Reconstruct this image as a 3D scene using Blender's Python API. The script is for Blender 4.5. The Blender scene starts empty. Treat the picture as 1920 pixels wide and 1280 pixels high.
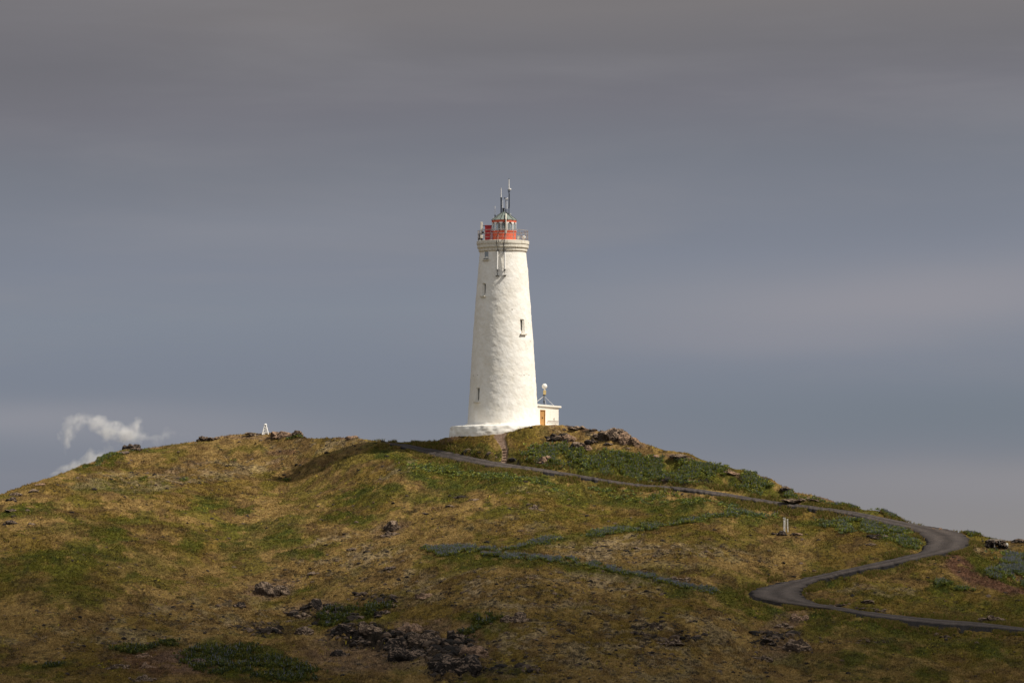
import bpy, bmesh, math, random
import numpy as np
from mathutils import Vector, Matrix
rad = math.radians
S = bpy.context.scene
COL = S.collection
random.seed(7); RNG = np.random.default_rng(7)

# ------------------------------------------------------------------ camera
F_PX = 7900.0; HOR = 1045.0
TH = math.atan((HOR - 640.0) / F_PX)
cd = bpy.data.cameras.new('camera'); cam = bpy.data.objects.new('camera', cd); COL.objects.link(cam)
cam.location = (0, 0, 0); cam.rotation_euler = (rad(90) + TH, 0, 0)
cd.sensor_width = 36.0; cd.lens = 36.0 * F_PX / 1920.0; cd.clip_start = 1.0; cd.clip_end = 60000
S.camera = cam
CT, ST = math.cos(TH), math.sin(TH)

# ------------------------------------------------------------------ world, sun, exposure
SUN_AZ = rad(18)      # turned from +X towards the camera
SUN_EL = rad(48)
SUN = Vector((math.cos(SUN_EL) * math.cos(SUN_AZ), -math.cos(SUN_EL) * math.sin(SUN_AZ), math.sin(SUN_EL)))
S.view_settings.view_transform = 'Standard'; S.view_settings.look = 'None'
S.view_settings.exposure = 0.0; S.view_settings.gamma = 1.0
W = bpy.data.worlds.new('World'); S.world = W; W.use_nodes = True

class NT:
    """small helper for node trees"""
    def __init__(s, tree):
        s.t = tree; s.t.nodes.clear()
    def n(s, typ, ins=None, **kw):
        nd = s.t.nodes.new(typ)
        for k, v in kw.items(): setattr(nd, k, v)
        for k, v in (ins or {}).items():
            sock = nd.inputs[k]
            if isinstance(v, bpy.types.NodeSocket): s.t.links.new(v, sock)
            else: sock.default_value = v
        return nd
    def m(s, op, a, b=0.0, c=0.0, clamp=False):
        return s.n('ShaderNodeMath', {0: a, 1: b, 2: c}, operation=op, use_clamp=clamp).outputs[0]
    def ramp(s, fac, stops, interp='LINEAR'):
        nd = s.n('ShaderNodeValToRGB', {0: fac}); cr = nd.color_ramp; cr.interpolation = interp
        while len(cr.elements) < len(stops): cr.elements.new(0.5)
        for e, (p, c) in zip(cr.elements, stops):
            e.position = p; e.color = (c, c, c, 1) if isinstance(c, (int, float)) else (*c, 1)
        return nd.outputs[0]
    def mix(s, fac, a, b, blend='MIX'):
        nd = s.n('ShaderNodeMix', data_type='RGBA', blend_type=blend, clamp_factor=True)
        for k, v in ((0, fac), (6, a), (7, b)):
            if isinstance(v, bpy.types.NodeSocket): s.t.links.new(v, nd.inputs[k])
            else: nd.inputs[k].default_value = v if isinstance(v, (int, float)) else (*v, 1)[:4]
        return nd.outputs[2]
    def noise(s, vec, scale, detail=4, rough=0.55, dist=0.0):
        return s.n('ShaderNodeTexNoise', {'Vector': vec, 'Scale': scale, 'Detail': detail, 'Roughness': rough, 'Distortion': dist}).outputs[0]
    def link(s, a, b): s.t.links.new(a, b)

def lin(r, g, b):
    f = lambda c: (c / 255 / 12.92) if c <= 10 else ((c / 255 + 0.055) / 1.055) ** 2.4
    return (f(r), f(g), f(b))

w = NT(W.node_tree)
tc = w.n('ShaderNodeTexCoord').outputs['Generated']
sep = w.n('ShaderNodeSeparateXYZ', {0: tc})
el = w.m('MULTIPLY', w.m('ARCSINE', sep.outputs[2]), 57.29578)          # elevation, degrees
az = w.m('MULTIPLY', w.m('ARCTAN2', sep.outputs[0], sep.outputs[1]), 57.29578)   # 0 = +Y, right positive
uv = w.n('ShaderNodeCombineXYZ', {0: w.m('MULTIPLY', az, 0.35), 1: el, 2: 3.3}).outputs[0]
warp = w.m('SUBTRACT', w.noise(uv, 0.36, 3, 0.42), 0.5)
el2 = w.m('ADD', el, w.m('MULTIPLY', warp, 1.1))
el2 = w.m('ADD', el2, w.m('MULTIPLY', az, -0.03))
stops = [(-2, lin(131,130,133)), (0.3, lin(132,131,135)), (1.0, lin(128,131,141)), (1.8, lin(123,130,142)),
         (2.6, lin(125,132,145)), (3.4, lin(129,136,148)), (4.1, lin(127,133,146)), (5.4, lin(119,123,133)), (6.2, lin(117,117,125)), (6.8, lin(115,114,119)), (7.4, lin(122,119,121)), (9.5, lin(112,109,110)), (12, lin(115,114,116))]
fac = w.m('DIVIDE', w.m('ADD', el2, 2.0), 14.0, clamp=True)
low = w.ramp(fac, [((e + 2) / 14, c) for e, c in stops])
# soft paler cloud banks low on the right and left
uv2 = w.n('ShaderNodeCombineXYZ', {0: w.m('MULTIPLY', az, 0.16), 1: w.m('MULTIPLY', el, 0.9), 2: 7.7}).outputs[0]
b1 = w.ramp(w.noise(uv2, 0.8, 5, 0.55, 0.3), [(0.42, 0.0), (0.72, 1.0)], 'EASE')
low = w.mix(w.m('MULTIPLY', b1, 0.26), low, lin(146,144,148))
def bank(azc, elc, wa, we, slope=0.0):
    da = w.m('DIVIDE', w.m('SUBTRACT', az, azc), wa)
    ee = w.m('ADD', w.m('SUBTRACT', w.m('ADD', el, w.m('MULTIPLY', warp, 0.8)), elc), w.m('MULTIPLY', w.m('SUBTRACT', az, azc), -slope))
    de = w.m('DIVIDE', ee, we)
    q = w.m('ADD', w.m('MULTIPLY', da, da), w.m('MULTIPLY', de, de))
    return w.m('EXPONENT', w.m('MULTIPLY', q, -1.0))
low = w.mix(w.m('MULTIPLY', bank(7.5, 0.1, 4.6, 0.85, -0.03), 0.95), low, lin(142,139,139))
low = w.mix(w.m('MULTIPLY', bank(7.0, 0.95, 3.6, 0.30, -0.02), 0.7), low, lin(144,142,146))
low = w.mix(w.m('MULTIPLY', bank(5.5, 3.6, 4.0, 0.50, 0.05), 0.75), low, lin(150,148,155))
low = w.mix(w.m('MULTIPLY', bank(3.5, 3.0, 2.5, 0.30, 0.03), 0.35), low, lin(148,146,154))
low = w.mix(w.m('MULTIPLY', bank(6.0, 1.8, 4.0, 0.50, 0.0), 0.65), low, lin(116,125,135))
low = w.mix(w.m('MULTIPLY', bank(-6.8, 1.75, 2.6, 0.30, 0.0), 0.75), low, lin(145,146,154))
low = w.mix(w.m('MULTIPLY', bank(-4.0, 1.55, 2.2, 0.30, 0.0), 0.55), low, lin(143,144,152))
low = w.mix(w.m('MULTIPLY', bank(-3.0, 4.6, 3.0, 0.40, 0.06), 0.35), low, lin(138,142,153))
low = w.mix(w.m('MULTIPLY', bank(-7.0, 7.0, 3.0, 0.8, 0.0), 0.5), low, lin(107,107,115))
# upper overcast: brighter broken cloud overhead and behind the photographer
up = w.ramp(w.noise(tc, 3.0, 5, 0.6), [(0.3, (0.20, 0.215, 0.245)), (0.7, (0.36, 0.375, 0.40))])
upf = w.ramp(w.m('DIVIDE', el, 40.0, clamp=True), [(0.28, 0.0), (0.6, 1.0)])
clouds = w.mix(upf, low, up)
back = w.m('MULTIPLY', w.ramp(w.m('MULTIPLY_ADD', sep.outputs[1], -0.5, 0.5), [(0.35, 0.0), (0.9, 1.0)]), 1.0)
back = w.m('MULTIPLY', back, w.ramp(w.m('DIVIDE', el, 90.0, clamp=True), [(0.0, 1.0), (0.6, 0.2)]))
clouds = w.mix(back, clouds, (0.74, 0.735, 0.74))
sky = w.n('ShaderNodeTexSky', sky_type='NISHITA'); sky.sun_disc = False
sky.sun_elevation = SUN_EL; sky.sun_rotation = math.atan2(SUN.x, SUN.y)
skyb = w.n('ShaderNodeVectorMath', {0: sky.outputs[0], 3: 0.06}, operation='SCALE').outputs[0]
final = w.mix(w.m('MULTIPLY', upf, 0.12), clouds, skyb)
bg = w.n('ShaderNodeBackground', {'Color': final, 'Strength': 1.0})
out = w.n('ShaderNodeOutputWorld', {'Surface': bg.outputs[0]})

sd = bpy.data.lights.new('sun', 'SUN'); sd.energy = 5.0; sd.angle = rad(0.53); sd.color = (1.0, 0.935, 0.835)
so = bpy.data.objects.new('sun', sd); COL.objects.link(so)
so.rotation_euler = SUN.to_track_quat('Z', 'Y').to_euler()
S.cycles.volume_bounces = 2
S.cycles.volume_max_steps = 256

# ------------------------------------------------------------------ helpers
def ray_pt(px, py, Y):
    """world point seen at photo pixel (px, py) of the 1920 frame, at depth Y metres"""
    px = np.asarray(px, float); py = np.asarray(py, float); Y = np.asarray(Y, float)
    a = (px - 960) / F_PX; b = (640 - py) / F_PX
    t = Y / (CT - b * ST)
    return np.stack([a * t, Y + 0 * t, t * (ST + b * CT)], -1)
def zat(py, Y=500.0): return float(ray_pt(960, py, Y)[2])
def xat(px, Y=500.0, py=640): return float(ray_pt(px, py, Y)[0])

def _hash(ix, iy, iz, seed):
    h = (ix.astype(np.int64) * 374761393 + iy.astype(np.int64) * 668265263 + iz.astype(np.int64) * 2147483647 + seed * 1274126177) & 0xffffffff
    h = ((h ^ (h >> 13)) * 1274126177) & 0xffffffff
    h = (h ^ (h >> 16)) & 0xffffffff
    return h.astype(np.float64) / 4294967295.0
def vn2(x, y, seed=0):
    xi = np.floor(x); yi = np.floor(y); fx = x - xi; fy = y - yi
    fx = fx * fx * fx * (fx * (fx * 6 - 15) + 10); fy = fy * fy * fy * (fy * (fy * 6 - 15) + 10)
    z0 = np.zeros_like(xi)
    a = _hash(xi, yi, z0, seed); b = _hash(xi + 1, yi, z0, seed); c = _hash(xi, yi + 1, z0, seed); d = _hash(xi + 1, yi + 1, z0, seed)
    return (a + (b - a) * fx) * (1 - fy) + (c + (d - c) * fx) * fy
def fbm2(x, y, octv=4, seed=0, gain=0.5):
    s = 0; am = 1; tot = 0
    for o in range(octv):
        cs, sn = math.cos(0.7 * o), math.sin(0.7 * o)
        s = s + am * vn2((x * cs - y * sn) * 2 ** o + 17.3 * o, (x * sn + y * cs) * 2 ** o - 9.1 * o, seed + o); tot += am; am *= gain
    return s / tot
def vn3(p, seed=0):
    i = np.floor(p); f = p - i; f = f * f * (3 - 2 * f)
    def h(dx, dy, dz): return _hash(i[:, 0] + dx, i[:, 1] + dy, i[:, 2] + dz, seed)
    x = f[:, 0]; y = f[:, 1]; z = f[:, 2]
    c00 = h(0,0,0) * (1-x) + h(1,0,0) * x; c10 = h(0,1,0) * (1-x) + h(1,1,0) * x
    c01 = h(0,0,1) * (1-x) + h(1,0,1) * x; c11 = h(0,1,1) * (1-x) + h(1,1,1) * x
    return (c00 * (1-y) + c10 * y) * (1-z) + (c01 * (1-y) + c11 * y) * z
def fbm3(p, octv=4, seed=0, gain=0.5):
    s = 0; am = 1; tot = 0
    for o in range(octv):
        s = s + am * vn3(p * 2 ** o + 11.7 * o, seed + o); tot += am; am *= gain
    return s / tot
def sstep(a, b, x):
    t = np.clip((x - a) / (b - a), 0, 1); return t * t * (3 - 2 * t)

def mesh_np(name, V, Fq, mat=None, parent=None, smooth=False, cols=None, loc=None):
    """V (n,3), Fq (m,k) with k 3 or 4 -> one linked mesh object"""
    V = np.asarray(V, np.float32); Fq = np.asarray(Fq, np.int32); k = Fq.shape[1]
    me = bpy.data.meshes.new(name)
    me.vertices.add(len(V)); me.vertices.foreach_set('co', V.ravel())
    me.loops.add(Fq.size); me.loops.foreach_set('vertex_index', Fq.ravel())
    me.polygons.add(len(Fq)); me.polygons.foreach_set('loop_start', np.arange(0, Fq.size, k, dtype=np.int32))
    me.polygons.foreach_set('use_smooth', np.full(len(Fq), smooth, bool))
    me.update(calc_edges=True)
    if cols is not None:
        at = me.color_attributes.new('Col', 'FLOAT_COLOR', 'POINT')
        c = np.ones((len(V), 4), np.float32); c[:, :3] = cols; at.data.foreach_set('color', c.ravel())
    o = bpy.data.objects.new(name, me); COL.objects.link(o)
    if mat: me.materials.append(mat)
    if parent: o.parent = parent
    if loc is not None: o.location = loc
    return o
def tag(o, label=None, cat=None, group=None, kind=None):
    for k, v in (('label', label), ('category', cat), ('group', group), ('kind', kind)):
        if v: o[k] = v
    return o
def empty(name, loc, label, cat, group=None):
    o = bpy.data.objects.new(name, None); COL.objects.link(o); o.location = loc; o.empty_display_size = 0.3
    return tag(o, label, cat, group)

class MB:
    """collects simple shapes and links them as ONE mesh object"""
    def __init__(s): s.b = bmesh.new()
    def _m(s, vs, mat):
        for v in vs: v.co = mat @ v.co
    def box(s, c, d, rz=0, rot=None, bev=0.0):
        r = bmesh.ops.create_cube(s.b, size=1); vs = r['verts']
        M = Matrix.Translation(c) @ (rot.to_4x4() if rot else Matrix.Rotation(rz, 4, 'Z')) @ Matrix.Diagonal((*d, 1))
        s._m(vs, M)
        if bev:
            es = list({e for v in vs for e in v.link_edges}); bmesh.ops.bevel(s.b, geom=es, offset=bev, segments=2, affect='EDGES')
        return s
    def tube(s, a, b, r1, r2=None, n=10):
        a = Vector(a); b = Vector(b); r2 = r1 if r2 is None else r2; d = b - a
        r = bmesh.ops.create_cone(s.b, cap_ends=True, segments=n, radius1=r1, radius2=r2, depth=d.length)
        s._m(r['verts'], Matrix.Translation((a + b) / 2) @ d.to_track_quat('Z', 'Y').to_matrix().to_4x4()); return s
    def path(s, pts, r, n=6):
        for a, b in zip(pts[:-1], pts[1:]): s.tube(a, b, r, n=n)
        return s
    def ball(s, c, r, sc=(1, 1, 1), sub=3):
        q = bmesh.ops.create_icosphere(s.b, subdivisions=sub, radius=r)
        s._m(q['verts'], Matrix.Translation(c) @ Matrix.Diagonal((*sc, 1))); return s
    def lathe(s, prof, n=64, c=(0, 0), closed_top=False, a0=0.0, a1=2 * math.pi):
        full = abs(a1 - a0 - 2 * math.pi) < 1e-6; m = n if full else n + 1; rings = []
        for r, z in prof:
            rings.append([s.b.verts.new((c[0] + r * math.cos(a0 + (a1 - a0) * i / n), c[1] + r * math.sin(a0 + (a1 - a0) * i / n), z)) for i in range(m)])
        for q, t in zip(rings[:-1], rings[1:]):
            for i in range(n):
                j = (i + 1) % m; s.b.faces.new((q[i], q[j], t[j], t[i]))
        return s
    def build(s, name, mat, parent=None, smooth=False):
        bmesh.ops.recalc_face_normals(s.b, faces=s.b.faces)
        me = bpy.data.meshes.new(name); s.b.to_mesh(me); s.b.free()
        if smooth:
            for p in me.polygons: p.use_smooth = True
        o = bpy.data.objects.new(name, me); COL.objects.link(o); me.materials.append(mat)
        if parent:
            o.parent = parent; me.transform(Matrix.Translation(-Vector(parent_loc(parent))))
        return o
def parent_loc(p):
    v = Vector(p.location); q = p.parent
    while q: v = v + Vector(q.location); q = q.parent
    return v

# ------------------------------------------------------------------ materials
def new_mat(name):
    m = bpy.data.materials.new(name); m.use_nodes = True; t = NT(m.node_tree)
    p = t.n('ShaderNodeBsdfPrincipled'); o = t.n('ShaderNodeOutputMaterial', {'Surface': p.outputs[0]})
    return m, t, p, o
def simple(name, col, rough=0.6, metal=0.0, var=0.15, scale=3.0, bump=0.0, spec=0.4):
    m, t, p, o = new_mat(name)
    ob = t.n('ShaderNodeTexCoord').outputs['Object']
    nz = t.noise(ob, scale, 5, 0.6)
    c = t.mix(t.ramp(nz, [(0.35, 0.0), (0.7, 1.0)]), [v * (1 - var) for v in col], [min(1, v * (1 + var)) for v in col])
    t.link(c, p.inputs['Base Color']); p.inputs['Roughness'].default_value = rough; p.inputs['Metallic'].default_value = metal
    p.inputs['Specular IOR Level'].default_value = spec
    if bump:
        b = t.n('ShaderNodeBump', {'Height': nz, 'Strength': 0.6, 'Distance': bump}); t.link(b.outputs[0], p.inputs['Normal'])
    return m

def ground_material():
    m, t, p, o = new_mat('hillside_turf')
    ob = t.n('ShaderNodeTexCoord').outputs['Object']
    at = t.n('ShaderNodeAttribute', attribute_name='Col')
    n1 = t.noise(ob, 3.2, 6, 0.65); n2 = t.noise(ob, 9.0, 4, 0.7)
    c = t.mix(t.ramp(n1, [(0.38, 1.0), (0.62, 0.0)]), at.outputs[0], (0.55, 0.5, 0.45), 'MULTIPLY')
    c = t.mix(t.ramp(n2, [(0.52, 0.0), (0.72, 0.55)]), c, (1.75, 1.6, 1.45), 'MULTIPLY')
    t.link(c, p.inputs['Base Color']); p.inputs['Roughness'].default_value = 0.95; p.inputs['Specular IOR Level'].default_value = 0.1
    b = t.n('ShaderNodeBump', {'Height': t.m('ADD', n1, t.m('MULTIPLY', n2, 0.5)), 'Strength': 0.9, 'Distance': 0.12})
    t.link(b.outputs[0], p.inputs['Normal']); return m
def foliage_material():
    m, t, p, o = new_mat('leaf_and_blade')
    at = t.n('ShaderNodeAttribute', attribute_name='Col')
    p.inputs['Roughness'].default_value = 0.75; p.inputs['Specular IOR Level'].default_value = 0.15
    t.link(at.outputs[0], p.inputs['Base Color'])
    tr = t.n('ShaderNodeBsdfTranslucent', {'Color': at.outputs[0]})
    mx = t.n('ShaderNodeMixShader', {0: 0.25, 1: p.outputs[0], 2: tr.outputs[0]}); t.link(mx.outputs[0], o.inputs[0]); return m
def rock_material(name, dark, pale, lich=0.5):
    m, t, p, o = new_mat(name)
    ob = t.n('ShaderNodeTexCoord').outputs['Object']; ge = t.n('ShaderNodeNewGeometry')
    n1 = t.noise(ob, 1.7, 6, 0.65, 0.3); n2 = t.noise(ob, 7.0, 5, 0.7)
    base = t.mix(t.ramp(n2, [(0.3, 0.0), (0.75, 1.0)]), [v * 0.55 for v in dark], [v * 1.7 for v in dark])
    up = t.n('ShaderNodeSeparateXYZ', {0: ge.outputs['Normal']}).outputs[2]
    f = t.m('ADD', t.m('MULTIPLY', up, 0.28), n1)
    base = t.mix(t.m('MULTIPLY', t.ramp(f, [(0.78 - 0.3 * lich, 0.0), (0.92 - 0.3 * lich, 1.0)]), t.ramp(n2, [(0.4, 0.15), (0.55, 1.0)])), base, pale)
    t.link(base, p.inputs['Base Color']); p.inputs['Roughness'].default_value = 0.93; p.inputs['Specular IOR Level'].default_value = 0.15
    b = t.n('ShaderNodeBump', {'Height': t.m('ADD', n1, n2), 'Strength': 1.0, 'Distance': 0.15}); t.link(b.outputs[0], p.inputs['Normal'])
    return m
def gravel_material():
    m, t, p, o = new_mat('lava_gravel')
    ob = t.n('ShaderNodeTexCoord').outputs['Object']
    at = t.n('ShaderNodeAttribute', attribute_name='Col')
    n1 = t.noise(ob, 0.8, 5, 0.6); n2 = t.noise(ob, 9.0, 3, 0.7)
    c = t.mix(t.ramp(n1, [(0.35, 0.0), (0.7, 1.0)]), at.outputs[0], (1.35, 1.3, 1.25), 'MULTIPLY')
    c = t.mix(t.ramp(n2, [(0.42, 0.7), (0.6, 0.0)]), c, (0.45, 0.45, 0.45), 'MULTIPLY')
    t.link(c, p.inputs['Base Color']); p.inputs['Roughness'].default_value = 0.95; p.inputs['Specular IOR Level'].default_value = 0.1
    b = t.n('ShaderNodeBump', {'Height': n2, 'Strength': 0.8, 'Distance': 0.06}); t.link(b.outputs[0], p.inputs['Normal']); return m
def tower_material():
    m, t, p, o = new_mat('whitewashed_stone')
    ob = t.n('ShaderNodeTexCoord').outputs['Object']
    n1 = t.noise(ob, 1.3, 6, 0.6); n2 = t.noise(ob, 5.0, 5, 0.65); n3 = t.noise(ob, 0.35, 3, 0.5)
    c = t.mix(t.ramp(n1, [(0.35, 0.0), (0.68, 1.0)]), (0.79, 0.75, 0.675), (0.88, 0.855, 0.80))
    c = t.mix(t.ramp(n3, [(0.35, 0.5), (0.55, 0.0)]), c, (0.90, 0.88, 0.83), 'MULTIPLY')
    c = t.mix(t.ramp(n2, [(0.66, 0.0), (0.76, 0.55)]), c, (0.50, 0.44, 0.36))
    sp = t.n('ShaderNodeSeparateXYZ', {0: ob})
    z = t.m('ADD', sp.outputs[2], t.m('MULTIPLY', t.m('SUBTRACT', n2, 0.5), 0.10))
    z0 = zat(705) - BASE_Z
    ln = t.m('LESS_THAN', t.m('ABSOLUTE', t.m('SUBTRACT', z, z0)), 0.03)
    gap = t.m('GREATER_THAN', t.noise(ob, 1.9, 3, 0.6), 0.57)
    c = t.mix(t.m('MULTIPLY', t.m('MULTIPLY', ln, gap), 0.85), c, (0.10, 0.07, 0.05))
    vor = t.n('ShaderNodeTexVoronoi', {'Vector': ob, 'Scale': 0.55}).outputs['Distance']
    c = t.mix(t.m('MULTIPLY', t.m('LESS_THAN', vor, 0.05), 0.7), c, (0.14, 0.10, 0.07))
    t.link(c, p.inputs['Base Color']); p.inputs['Roughness'].default_value = 0.8; p.inputs['Specular IOR Level'].default_value = 0.25
    b = t.n('ShaderNodeBump', {'Height': t.m('ADD', n1, t.m('MULTIPLY', n2, 0.6)), 'Strength': 0.4, 'Distance': 0.05}); t.link(b.outputs[0], p.inputs['Normal'])
    return m
def streaked(name, col, dirt, zs=1.0):
    m, t, p, o = new_mat(name)
    ob = t.n('ShaderNodeTexCoord').outputs['Object']
    mp = t.n('ShaderNodeMapping', {'Vector': ob, 'Scale': (2.2, 2.2, 0.5 * zs)}).outputs[0]
    n1 = t.noise(mp, 2.0, 5, 0.6); n2 = t.noise(ob, 6, 4, 0.6)
    c = t.mix(t.ramp(n1, [(0.5, 0.0), (0.72, 0.75)]), col, dirt)
    c = t.mix(t.ramp(n2, [(0.3, 0.0), (0.7, 0.3)]), c, [v * 0.8 for v in col])
    t.link(c, p.inputs['Base Color']); p.inputs['Roughness'].default_value = 0.7
    b = t.n('ShaderNodeBump', {'Height': n2, 'Strength': 0.5, 'Distance': 0.04}); t.link(b.outputs[0], p.inputs['Normal']); return m

BASE_Z = zat(821)
M = {}
M['turf'] = ground_material(); M['leaf'] = foliage_material(); M['gravel'] = gravel_material()
M['rock'] = rock_material('dark_lava_rock', (0.058, 0.042, 0.031), (0.33, 0.235, 0.16), 0.6)
M['rock_tan'] = rock_material('lichen_tan_rock', (0.12, 0.08, 0.055), (0.36, 0.23, 0.145), 0.75)
M['rock_black'] = rock_material('black_lava_rock', (0.026, 0.021, 0.018), (0.29, 0.205, 0.145), 0.42)
M['tower'] = tower_material()
M['cornice'] = streaked('weathered_white_render', (0.72, 0.67, 0.57), (0.40, 0.34, 0.24))
M['annex'] = streaked('annex_white_render', (0.86, 0.81, 0.72), (0.78, 0.71, 0.60))
M['red'] = streaked('red_lantern_paint', (0.66, 0.115, 0.05), (0.48, 0.16, 0.09))
M['redbox_shaded'] = simple('shaded_red_cabinet_paint', (0.36, 0.022, 0.025), 0.5, var=0.2)  # red darkened to paint the shade on the cabinet's left face
M['white'] = simple('white_paint', (0.78, 0.76, 0.72), 0.5, var=0.06)
M['cream'] = simple('cream_enclosure_paint', (0.62, 0.48, 0.22), 0.55, var=0.12, scale=6)
M['roof'] = streaked('verdigris_roof_sheet', (0.19, 0.225, 0.195), (0.10, 0.115, 0.10))
M['rib'] = simple('roof_rib_metal', (0.07, 0.075, 0.07), 0.6)
M['black'] = simple('black_metal', (0.02, 0.02, 0.022), 0.5)
M['grey'] = simple('galvanised_steel', (0.36, 0.36, 0.37), 0.5, 0.4, var=0.15)
M['rust'] = simple('rusting_rail', (0.36, 0.32, 0.29), 0.7, 0.1, var=0.35, scale=9)
M['wood'] = streaked('varnished_door_wood', (0.50, 0.26, 0.075), (0.30, 0.14, 0.045), 0.4)
M['oldwood'] = simple('weathered_wood', (0.42, 0.36, 0.29), 0.85, var=0.3, scale=7, bump=0.03)
M['oldwhite'] = simple('worn_white_paint', (0.60, 0.57, 0.50), 0.8, var=0.35, scale=6, bump=0.03)
M['shutter'] = simple('grey_blue_shutter', (0.30, 0.34, 0.38), 0.5, var=0.12)
m, t, p, o = new_mat('lantern_glass')
p.inputs['Base Color'].default_value = (0.75, 0.82, 0.82, 1); p.inputs['Roughness'].default_value = 0.08
p.inputs['Transmission Weight'].default_value = 0.75; p.inputs['IOR'].default_value = 1.2; M['glass'] = m
m, t, p, o = new_mat('dark_window_glass')
p.inputs['Base Color'].default_value = (0.05, 0.06, 0.07, 1); p.inputs['Roughness'].default_value = 0.12; M['pane'] = m

# ------------------------------------------------------------------ terrain shape
SKY = np.array([(-1500,1330),(-600,1130),(-200,985),(0,925),(60,905),(120,886),(190,856),(225,845),(262,840),(320,833),(372,824),(420,817),(470,811),
 (500,810),(545,813),(575,822),(620,823),(660,822),(680,824),(705,827),(760,829),(795,831),(812,829),(835,820),(860,817.5),(897,817),(923,815),(941,812.5),
 (975,804),(1000,799),(1011,797.8),(1047,797.5),(1078,801),(1092,805),(1115,806.5),(1150,811),(1180,822),(1204,832),(1230,841),(1252,848),(1288,850),(1312,861),
 (1348,874),(1395,883),(1443,897),(1467,911),(1491,921),(1520,926),(1550,934),(1575,944),(1600,951),(1654,959),(1692,975),(1739,988),(1777,995),(1812,998),(1850,1006),
 (1889,1014),(1920,1017),(2100,1060),(2600,1120),(3400,1280)], float)
def sky_y(px): return np.interp(px, SKY[:, 0], SKY[:, 1])
CP = np.array([
 (0,925,470),(120,886,490),(225,845,520),(372,824,532),(480,811,531),(560,814,525),(640,822,516),(700,827,509),(760,829,506.5),(800,831,505),
 (840,819,497),(900,817,493.5),(941,812.5,492.8),(1000,799,492),(1047,797.5,493),(1100,805,492),(1180,822,488),(1300,855,482),(1440,896,474),
 (1520,926,468),(1600,951,461),(1740,988,452),(1850,1006,449),(1920,1017,446),
 (760,834,504),(831,850,496),(887,862,490),(925,869,487),(962,876,485),(1060,889,482),(1160,906,477),(1264,916,474),(1360,928,470),
 (1467,945,465),(1565,957,460),(1660,977,454),(1740,992,450),(1778,1010,443),(1770,1035,434),(1690,1048,429),(1604,1070,423),(1510,1093,416),
 (1450,1108,411),(1455,1125,406),(1565,1144,400),(1700,1163,394),(1835,1176,390),(1920,1185,387),
 (600,850,511.5),(600,885,504),(540,875,513),(540,908,505.5),(680,829,509),(680,850,503),(570,835,518),(700,880,493),(600,950,479),(540,950,483),(540,1050,440),(540,1150,405),(540,1290,338),
 (300,834,530),(300,900,496),(300,1000,450),(300,1150,392),(300,1290,340),(420,870,514),(420,960,480),
 (0,1000,435),(0,1150,385),(0,1290,340),(150,950,462),
 (960,905,473),(960,950,457),(960,1010,432),(960,1115,390),(960,1290,337),(760,900,480),(760,960,462),(760,1050,428),(760,1170,385),
 (1300,960,456),(1300,1020,431),(1300,1115,396),(1300,1290,342),(1600,1010,443),(1600,1110,409),(1600,1200,378),(1600,1290,350),
 (1900,1060,430),(1900,1120,409),(1900,1290,352),(1130,850,485),(1300,885,478),(900,840,492),(860,835,495),(1000,840,488.5),
 (-200,985,455),(-200,1290,335),(2100,1060,440),(2100,1290,352),(2100,1200,388)], float)
CP[:, 2] = np.where(CP[:, 2] < 486, 486 - (486 - CP[:, 2]) * 0.76, CP[:, 2])
def _tps():
    P = CP[:, :2] / 300.0; n = len(P)
    d2 = ((P[:, None] - P[None]) ** 2).sum(-1); K = np.where(d2 > 0, 0.5 * d2 * np.log(d2 + 1e-12), 0) + np.eye(n) * 0.0006
    A = np.zeros((n + 3, n + 3)); A[:n, :n] = K; A[:n, n] = 1; A[:n, n + 1:] = P; A[n, :n] = 1; A[n + 1:, :n] = P.T
    return P, np.linalg.solve(A, np.concatenate([CP[:, 2], np.zeros(3)]))
_P, _W = _tps()
def depth(px, py):
    sh = np.shape(px); x = np.clip(np.ravel(px), -250, 2150) / 300; y = np.clip(np.ravel(py), 700, 1300) / 300
    out = _W[-3] + _W[-2] * x + _W[-1] * y
    for k in range(len(_P)):
        d2 = (x - _P[k, 0]) ** 2 + (y - _P[k, 1]) ** 2
        out = out + _W[k] * 0.5 * d2 * np.log(d2 + 1e-12)
    return out.reshape(sh)

# ---- road and footpath outlines, photo pixels: far edge x, y, near edge x, y
ROAD = np.array([(728,831,722,832.5),(745,832.5,736,834.5),(762,833.4,750,838),(794,840,775,845.6),(831,845.6,812,855),(887,858,869,866),(925,866,902,872),(962,872,957,879),(1007,878.4,1005,883.8),
 (1060,887,1059,891.7),(1117,896.5,1116,900.8),(1160,903.5,1159,907.7),(1216,910,1215,914.3),(1264,913.4,1264,918),(1312,918.7,1312,923.5),(1360,925.4,1359,931.5),
 (1420,935.5,1419,940.7),(1467,943,1466,948),(1520,949.4,1519,954.5),(1565,955,1563,960.5),(1612,962,1607,968.5),(1665,973,1656,981),(1722,984.5,1699,990),(1762,991,1720,998),
 (1800,1000,1735,1009),(1813,1013,1740,1018),(1806,1029,1733,1031),(1760,1041,1712,1041),(1720,1050,1690,1047),(1664,1063,1655,1054.5),(1606,1074,1602,1067),
 (1565,1084,1546,1079),(1527,1094,1490,1091),(1506,1105,1445,1101),(1498,1116,1411,1113),(1508,1126,1430,1126),(1546,1137,1480,1135),(1604,1147,1565,1147),
 (1681,1157,1660,1162),(1758,1165,1750,1172.5),(1835,1171,1835,1178.5),(1920,1181,1920,1186.5),(2100,1205,2100,1211),(2400,1240,2400,1246)], float)
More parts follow.
